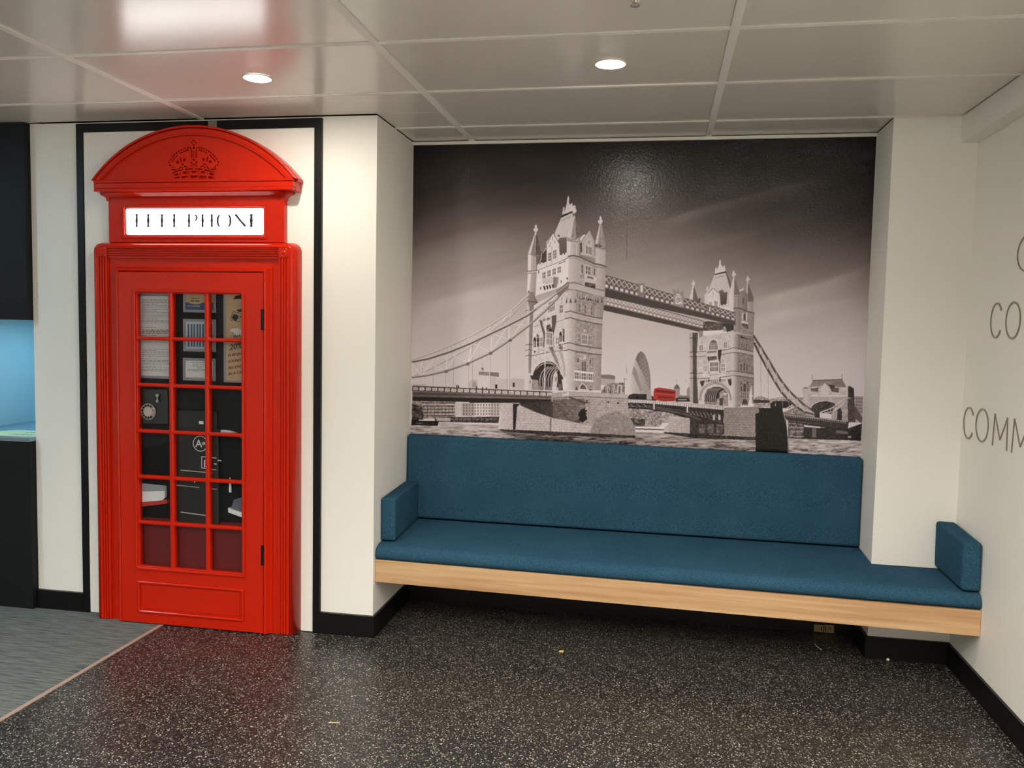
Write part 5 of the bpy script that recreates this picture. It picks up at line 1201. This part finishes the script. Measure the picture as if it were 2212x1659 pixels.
    fl = [(60, 905), (200, 850), (400, 745), (600, 635), (700, 560), (850, 440), (960, 360), (1125, 192)]
    nu = [(60, 772), (200, 745), (400, 682), (600, 600), (750, 528), (930, 442), (1110, 350), (1300, 210), (1400, 130), (1492, 52)]
    nl = [(60, 915), (200, 897), (370, 857), (570, 788), (780, 690), (960, 570), (1130, 440), (1290, 295), (1400, 180), (1490, 75)]
    for k in range(6):
        L(zC, [fu[k], fl[min(k+1, 7)]], .93, .9); L(zC, [fu[k+1], fl[k]], .92, .9); L(zC, [fu[k], fl[k]], .93, 1.0)
    L(zC, fu, .82, 3.2); L(zC, [(x, y+9) for x, y in fu], .48, 1.0); L(zC, fl, .78, 1.8); L(zC, [(x, y+6) for x, y in fl], .50, .8)
    for x, y0, y1 in ((150, 800, 905), (250, 840, 995), (435, 730, 1005), (612, 640, 1010), (930, 430, 1030)): L(zC, [(x, y0), (x, y1)], .62, 1.0)
    for x, y0, y1 in ((130, 910, 970), (362, 860, 1000), (572, 790, 1005), (772, 690, 1015), (950, 575, 1030)): L(zC, [(x-3, y0), (x-3, y1)], .86, 1.7); L(zC, [(x+3, y0), (x+3, y1)], .52, .8)
    for a, b in (((140, 905), (150, 770)), ((370, 857), (378, 700)), ((570, 788), (600, 640)), ((780, 690), (790, 545)), ((950, 575), (945, 450)), ((165, 765), (355, 855)), ((385, 690), (560, 780)), ((605, 600), (765, 685)), ((800, 520), (945, 570)), ((370, 850), (480, 680)), ((145, 900), (260, 745)), ((575, 780), (700, 560)), ((785, 685), (930, 450)), ((960, 570), (1100, 370)), ((960, 432), (1115, 440)), ((60, 800), (140, 900)), ((1140, 430), (1290, 220)), ((1170, 340), (1250, 330))): L(zC, [(a[0], a[1]+4), (b[0], b[1]+4)], .60, 1.0); L(zC, [a, b], .95, 1.6)
    L(zC, nl, .46, 5.0); L(zC, [(x, y-7) for x, y in nl], .80, 1.6); L(zC, nu, .40, 5.4); L(zC, [(x, y-9) for x, y in nu], .84, 1.9)
    P(zC, [(1380, 130), (1494, 30), (1494, 95), (1400, 175)], .44); L(zC, [(1200, 290), (1490, 60)], .80, 1.2)
    for k in (2, 3, 4, 5): P(zC, [(nl[k][0]-16, nl[k][1]-6), (nl[k][0]+16, nl[k][1]-10), (nl[k][0]+14, nl[k][1]+18), (nl[k][0]-14, nl[k][1]+20)], .42)
    L(zC, [(1290, 330), (1278, 800), (1270, 1045)], .93, 1.9)
    # deck of the left span
    P(zC, [(60, 992), (1345, 1048), (1345, 1150), (880, 1150), (60, 1130)], .30, .40, tex=.06)
    L(zC, [(60, 996), (1345, 1052)], .22, 1.3)
    for k in range(22):
        x = 66+k*58.6; y = 1004+k*2.5
        P(zC, [(x, y), (x+46, y+2), (x+46, y+30), (x, y+29)], .80 if k else .7, tex=.25); L(zC, [(x+6, y+6), (x+40, y+26)], .5, .7); L(zC, [(x+40, y+6), (x+6, y+26)], .5, .7); P(zC, [(x-8, y-4), (x-3, y-4), (x-3, y+38), (x-8, y+38)], .18)
    L(zC, [(60, 1046), (1345, 1088)], .46, 1.4); L(zC, [(60, 1062), (1345, 1100)], .24, 1.4); L(zC, [(60, 1085), (1345, 1112)], .50, .8)
    P(zC, [(60, 1096), (1350, 1120), (1350, 1155), (1000, 1150), (590, 1150), (575, 1142), (60, 1132)], .12)
    for q in ((465, 985), (480, 988), (700, 1005), (735, 1008), (645, 1000)): P(zC, [(q[0], q[1]), (q[0]+10, q[1]), (q[0]+10, q[1]+25), (q[0]-2, q[1]+25)], .2)
    for q in ((822, 980), (982, 965)): P(zC, [q, (q[0]+18, q[1]), (q[0]+18, q[1]+38), (q[0], q[1]+38)], .12)
    # near pier
    P(zC, [(880, 1150), (990, 1152), (990, 1395), (960, 1405), (845, 1392), (850, 1360), (872, 1310)], .80, .70, tex=.10); c.bricks(zC, 872, 1160, 985, 1390, 10, 4, .50, .02)
    P(zC, [(1005, 1160), (1360, 1140), (1360, 1420), (1000, 1395)], .72, tex=.14); c.bricks(zC, 1010, 1180, 1340, 1400, 10, 9, .45, .04)
    P(zC, [(1340, 1060), (1500, 1045), (1700, 1052), (2040, 1075), (2045, 1250), (2075, 1330), (2108, 1370), (2108, 1458), (1320, 1412)], .60, .66, tex=.16)
    P(zC, [(1335, 1285), (1640, 1350), (1700, 1360), (1690, 1435), (1330, 1412)], .76, .70, tex=.14)
    c.bricks(zC, 1350, 1110, 2040, 1440, 14, 17, .34, .035, .55, .5)
    P(zC, [(985, 1155), (1050, 1160), (1022, 1190), (1008, 1390), (985, 1398)], .14, tex=.08)
    P(zC, [(1040, 1148), (1352, 1138), (1640, 1110), (1655, 1230), (1600, 1340), (1480, 1310), (1352, 1290), (1200, 1238), (1060, 1178)], .16, .30, tex=.10)
    P(zC, [(1350, 1120), (1640, 1112), (1650, 1230), (1560, 1320), (1352, 1290)], .36, .44, tex=.18); c.bricks(zC, 1355, 1130, 1600, 1300, 7, 6, .18, .03, .55, .5)
    P(zC, [(1745, 1300), (1850, 1250), (1940, 1228), (2000, 1245), (2060, 1290), (2106, 1372), (2106, 1456), (1700, 1436), (1710, 1380)], .50, .54, tex=.14)
    P(zC, [(1350, 1060), (1500, 1048), (2040, 1076), (2040, 1104), (1600, 1085), (1350, 1105)], .64, .70, tex=.10); L(zC, [(1350, 1105), (1600, 1092), (2040, 1112)], .30, 1.1)
    P(zC, [(1430, 1080), (1500, 1045), (1500, 1085), (1445, 1088)], .80); P(zC, [(1500, 1090), (1640, 1140), (1700, 1150), (1640, 1160), (1490, 1100)], .28)
    P(zC, [(1580, 1260), (1605, 1215), (1640, 1200), (1665, 1215), (1660, 1270), (1668, 1300), (1620, 1335), (1590, 1300), (1600, 1285)], .09); 
    for q in ((1645, 1205), (1650, 1232), (1652, 1258)): P(zC, [q, (q[0]+18, q[1]+4), (q[0]+10, q[1]+16)], .74)
    for q in ((1655, 1125), (1850, 1135), (1940, 1145)): P(zC, [q, (q[0]+18, q[1]+2), (q[0]+16, q[1]+18), (q[0], q[1]+14)], .16)
    P(zC, [(1325, 1290), (1340, 1290), (1335, 1415), (1322, 1412)], .34, alpha=.7)
    P(zC, [(845, 1392), (1330, 1412), (2108, 1452), (2108, 1474), (1700, 1462), (1330, 1446), (900, 1415)], .18, tex=.2)
    for k in range(10): L(zC, [(900+k*25, 1425+k*9), (1100+k*70, 1440+k*8)], .16, 1.6, .45)
    # seams of the pasted sheets and print grain
    L(zI, [(1362, 300), (1358, 470), (1357, 560)], .07, .9, .5); L(zI, [(1357, 560), (1352, 850)], .6, .5, .18)
    g = np.clip(c.g+c.fine*.018, .03, .97)
    return g, np.clip(c.red, 0, 1)

def print_colours(g, red):
    # toning of the print: display value -> linear, sepia in the darks, neutral pink in the lights
    lin = np.where(g <= .04045, g/12.92, ((g+.055)/1.055)**2.4)
    lin = 1.55*lin**1.06/(1+.55*lin**1.5); rgb = np.stack([lin, lin*(.70+.24*g), lin*(.62+.41*g)], -1)*.98
    rr = np.stack([lin*1.6+.06, lin*.10, lin*.08], -1)
    return np.clip(rgb*(1-red[..., None])+rr*red[..., None], 0, 1)

# ================================================================ BENCH, CUSHIONS, MURAL
YL, YR = .0293, -.0685          # front edge of the bench, left and right end
def yf(x, off=0.0): return YL+(YR-YL)*x/W2+off
bn = empty('bench', (1.33, .25, .262), 'long beech bench board built between white column and right wall', 'bench')
X0, X1 = .0015, W2-.0015
MB().hexa([(X0, yf(X0), .2615), (X1, yf(X1), .2595), (X1, yf(X1, .030), .2595), (X0, yf(X0, .030), .2615)], [(X0, yf(X0), .3705), (X1, yf(X1), .3670), (X1, yf(X1, .030), .3670), (X0, yf(X0, .030), .3705)]).build('front_board', 'wood', bn, bevel=.0015)
mb = MB()
mb.hexa([(X0, yf(X0, .0305), .335), (X1, yf(X1, .0305), .333), (X1, COL_Y-.001, .333), (X0, COL_Y-.001, .335)], [(X0, yf(X0, .0305), .3700), (X1, yf(X1, .0305), .3665), (X1, COL_Y-.001, .3665), (X0, COL_Y-.001, .3700)])
mb.box(X0, W1-.001, COL_Y-.001, DEP-.001, .334, .368)
mb.build('seat_board', 'wood', bn)
# seat cushion: L-shaped pad, rounded front
def seat_top(x, y): 
    t = min(max((y-.05)/.45, 0), 1); return .4375+(.4665-.4375)*t-.010*t*x/W2
def seat():
    n = 40; loops = []
    xs_ = [X0+.002, X0+.010]+[X0+.02+(W1-.004-X0-.02)*k/n for k in range(n+1)]
    def section(x, yback):
        y0 = yf(x, -.004); r = .033; zb = .3715; zt = seat_top(x, y0+.05)
        pts = [(yback, zb), (y0+.016, zb), (y0+.004, zb+.008), (y0, zb+.020), (y0+.002, zb+.036), (y0+.010, zb+.050), (y0+.024, zb+.0605), (y0+.048, zt-.001)]
        for k in range(1, 7):
            y = y0+.048+(yback-y0-.048)*k/7; pts.append((y, seat_top(x, y)))
        pts += [(yback-.002, seat_top(x, yback)-.004), (yback, seat_top(x, yback)-.014)]
        return [(x, y, z) for y, z in pts]
    for x in xs_: loops.append(section(x, DEP-.004))
    for x in [W1-.003]+[W1+(X1-.010-W1)*k/6 for k in range(7)]+[X1-.003, X1-.001]: loops.append(section(x, COL_Y-.004))
    return MB().rings(loops).build('seat_cushion', 'fabric', smooth=True)
tag(seat(), 'long teal blue seat cushion lying on the beech bench', 'cushion')
def pad(name, lab, corners_b, corners_t, bev=.014):
    o = MB().hexa(corners_b, corners_t).build(name, 'fabric', smooth=True, bevel=bev, seg=4, angle=.4)
    tag(o, lab, 'cushion', 'upholstered pads of the bench'); return o
zbl, zbr = .4680, .4580
pad('back_cushion', 'wide teal blue back cushion leaning on the wall below the mural',
    [(.004, .5005, zbl+.003), (W1-.004, .5005, zbr+.003), (W1-.004, DEP-.014, zbr+.003), (.004, DEP-.014, zbl+.003)],
    [(.004, .5060, .9180), (W1-.004, .5060, .9005), (W1-.004, DEP-.014, .9005), (.004, DEP-.014, .9180)], .016)
pad('arm_cushion', 'small teal blue arm cushion against the white column, left end',
    [(.003, .100, .4475), (.0765, .100, .4475), (.0765, .499, .471), (.003, .499, .471)],
    [(.003, .098, .657), (.0765, .098, .657), (.0765, .499, .672), (.003, .499, .672)], .010)
pad('arm_cushion', 'small teal blue arm cushion against the right wall under the lettering',
    [(2.582, -.055, .4415), (W2-.003, -.058, .4415), (W2-.003, .2815, .452), (2.576, .2815, .452)],
    [(2.584, -.050, .648), (W2-.003, -.052, .646), (W2-.003, .2815, .662), (2.572, .2815, .664)], .016)
# ---- mural print
NX, NZ = 960, 640
gx = np.linspace(.002, W1-.002, NX); gz = np.linspace(.85, H-.0155, NZ)
GXX, GZZ = np.meshgrid(gx, gz)
MY = DEP-.0020
PX = np.stack([GXX-CAM[0], np.full_like(GXX, MY-CAM[1]), GZZ-CAM[2]], -1)
qx, qy, qz = PX@AX_R, PX@AX_D, PX@AX_F
U = 1106+FPX*qx/qz; V = 829.5+FPX*qy/qz
tone, redm = draw_print()
def sample(a, u, v):
    x = np.clip((u-MX0)*MSS-.5, 0, MW-2.001); y = np.clip((v-MY0)*MSS-.5, 0, MH-2.001)
    ix, iy = x.astype(int), y.astype(int); fx, fy = x-ix, y-iy
    return (a[iy, ix]*(1-fx)+a[iy, ix+1]*fx)*(1-fy)+(a[iy+1, ix]*(1-fx)+a[iy+1, ix+1]*fx)*fy
def soft(a): return (a+np.roll(a, 1, 0)+np.roll(a, 1, 1)+np.roll(np.roll(a, 1, 0), 1, 1))/4
# small affine correction between the drawing's measured corners and the wall's corners
Uc = U+np.interp(U, [893, 1894], [3.5, 3.5]); Vc = V+np.interp(V, [300, 950], [.5, .5])
col = print_colours(sample(soft(tone), Uc, Vc), sample(soft(redm), Uc, Vc))*PRINT_GAIN
co = np.stack([GXX, np.full_like(GXX, MY), GZZ], -1).reshape(-1, 3)
idx = np.arange(NX*NZ).reshape(NZ, NX)
quads = np.stack([idx[:-1, :-1], idx[:-1, 1:], idx[1:, 1:], idx[1:, :-1]], -1).reshape(-1, 4)
org = np.array([W1/2, DEP, .85])
me = bpy.data.meshes.new('mural')
me.vertices.add(len(co)); me.vertices.foreach_set('co', (co-org).ravel().astype(np.float32))
me.loops.add(quads.size); me.loops.foreach_set('vertex_index', quads.ravel().astype(np.int32))
me.polygons.add(len(quads)); me.polygons.foreach_set('loop_start', np.arange(0, quads.size, 4, dtype=np.int32)); me.polygons.foreach_set('loop_total', np.full(len(quads), 4, np.int32))
me.update(calc_edges=True); me.validate()
at = me.color_attributes.new('print', 'FLOAT_COLOR', 'POINT')
rgba = np.concatenate([np.clip(col, 0, 1).reshape(-1, 3), np.ones((len(co), 1))], 1)
at.data.foreach_set('color', rgba.ravel().astype(np.float32))
me.materials.append(M['print'])
mural = bpy.data.objects.new('mural', me); mural.location = org; link(mural)
tag(mural, 'large sepia photo mural of a twin-towered river bridge with a red bus', 'mural')
# ---- lettering on the right wall (only the first letters stand in the frame)
LX = W2-.0042
def wall_letter(name, lab, strokes):
    mb = MB()
    for pts, ws in strokes:
        pts = [np.array(p, float) for p in pts]; A, B = [], []
        for i, p in enumerate(pts):
            d = pts[min(i+1, len(pts)-1)]-pts[max(i-1, 0)]; d = d/np.linalg.norm(d); n = np.array([-d[1], d[0]])
            w = ws[i] if isinstance(ws, (list, tuple)) else ws
            A.append(p+n*w/2); B.append(p-n*w/2)
        for i in range(len(pts)-1):
            q = [A[i], A[i+1], B[i+1], B[i]]
            mb.prism([(LX, p[0], p[1]) for p in q], [(W2-.0003, p[0], p[1]) for p in q])
    o = mb.build(name, 'mirror'); tag(o, lab, 'letter', 'thin letters on the right wall'); return o
def Cst(yc, zc, ry, rz, a0=35, a1=325, n=22):
    ang = [math.radians(a0+(a1-a0)*k/n) for k in range(n+1)]
    return ([(yc-ry*math.cos(a), zc+rz*math.sin(a)) for a in ang], [.0075 if (k < 4 or k > n-4) else .0036+.0014*abs(math.sin(ang[k])) for k in range(n+1)])
def Ost(yc, zc, ry, rz, n=30):
    ang = [2*math.pi*k/n for k in range(n+1)]
    return ([(yc-ry*math.cos(a), zc+rz*math.sin(a)) for a in ang], [.0036+.0032*abs(math.sin(a))**2 for a in ang])
def Mst(y0, y1, z0, z1): return [([(y0+.004, z0), (y0-.006, z1)], .0034), ([(y0-.006, z1), ((y0+y1)/2, z0+.032)], .0036), ([((y0+y1)/2, z0+.032), (y1+.006, z1-.004)], .0040), ([(y1+.006, z1-.004), (y1-.002, z0-.002)], .0044)]
wall_letter('wall_letter', 'single thin letter C at the edge, top line on the right wall', [Cst(-.300, 1.816, .090, .068)])
wall_letter('wall_letter', 'thin letter C starting the middle line on the right wall', [Cst(-.042, 1.566, .056, .070)])
wall_letter('wall_letter', 'thin letter O after C in the middle line on the right wall', [Ost(-.205, 1.565, .066, .070)])
wall_letter('wall_letter', 'thin letter C starting the bottom line above the arm cushion', [Cst(.195, 1.121, .058, .068)])
wall_letter('wall_letter', 'thin letter O second in the bottom line on the right wall', [Ost(.042, 1.128, .067, .068)])
wall_letter('wall_letter', 'first thin letter M in the bottom line on the right wall', Mst(-.082, -.218, 1.059, 1.190))
wall_letter('wall_letter', 'second thin letter M at the picture edge, bottom line', Mst(-.270, -.410, 1.057, 1.190))
# ---- socket plates in the skirting under the bench
for k, (u0, v0, u1, v1) in enumerate(((1758.5, 1348.5, 1778, 1366), (1780, 1349, 1801, 1368.5))):
    a = onY(u0, v0, DEP-.0125); b = onY(u1, v1, DEP-.0125)
    z0, z1 = max(b[2], .004), a[2]
    t = empty('socket_plate', ((a[0]+b[0])/2, DEP-.012, z0), ('plain square socket plate in the skirting under the bench', 'scuffed square socket plate right of the plain one under the bench')[k], 'socket', 'socket plates under the bench')
    pl = box('plate', 'steel', a[0], b[0], DEP-.0155, DEP-.0122, z0, z1, t, bevel=.0012)
    xc = b[0]-.009 if k == 0 else a[0]+.007
    box('slot', 'black', xc-.0022, xc+.0022, DEP-.0159, DEP-.0154, (z0+z1)/2-.010, (z0+z1)/2+.010, pl)
    if k: MB().lathe_y(a[0]+.026, (z0+z1)/2+.004, [(.008, DEP-.0154), (.007, DEP-.0172), (.001, DEP-.0178)], 14).build('knob', 'steel', pl, smooth=True)
# ---- litter on the floor
p = onZ(1212, 1408, 0)
sc2 = MB().hexa([(p[0]-.012, p[1]-.006, .0008), (p[0]+.010, p[1]-.009, .0008), (p[0]+.013, p[1]+.004, .0008), (p[0]-.006, p[1]+.008, .0008)], [(p[0]-.011, p[1]-.006, .003), (p[0]+.010, p[1]-.008, .006), (p[0]+.012, p[1]+.004, .008), (p[0]-.006, p[1]+.007, .004)]).build('paper_scrap', 'scrap')
tag(sc2, 'tiny yellow scrap lying on the dark floor before the bench', 'scrap')
q = [onZ(u, v, .002) for u, v in ((1760, 1391), (1764, 1396), (1770, 1400), (1774, 1403))]
tag(MB().tube(q, [.0012, .0018, .0018, .0026], 6).build('thread', 'fluff'), 'curved white thread on the floor under the bench', 'thread')
p = onZ(1912.5, 1417.5, .004)
tag(MB().lathe_z(p[0], COL_Y-.022, [(.003, .0006), (.007, .003), (.0075, .007), (.004, .011), (.001, .012)], 12).build('fluff_ball', 'fluff', smooth=True), 'tiny white ball at the foot of the right pillar', 'fluff')
p = onZ(722, 1562, 0)
tag(MB().tube([(p[0]-.02, p[1]-.004, .0015), (p[0], p[1], .0022), (p[0]+.02, p[1]+.003, .0015)], .0016, 6).build('straw_bit', 'scrap'), 'short pale straw bit on the dark floor in the foreground', 'scrap')
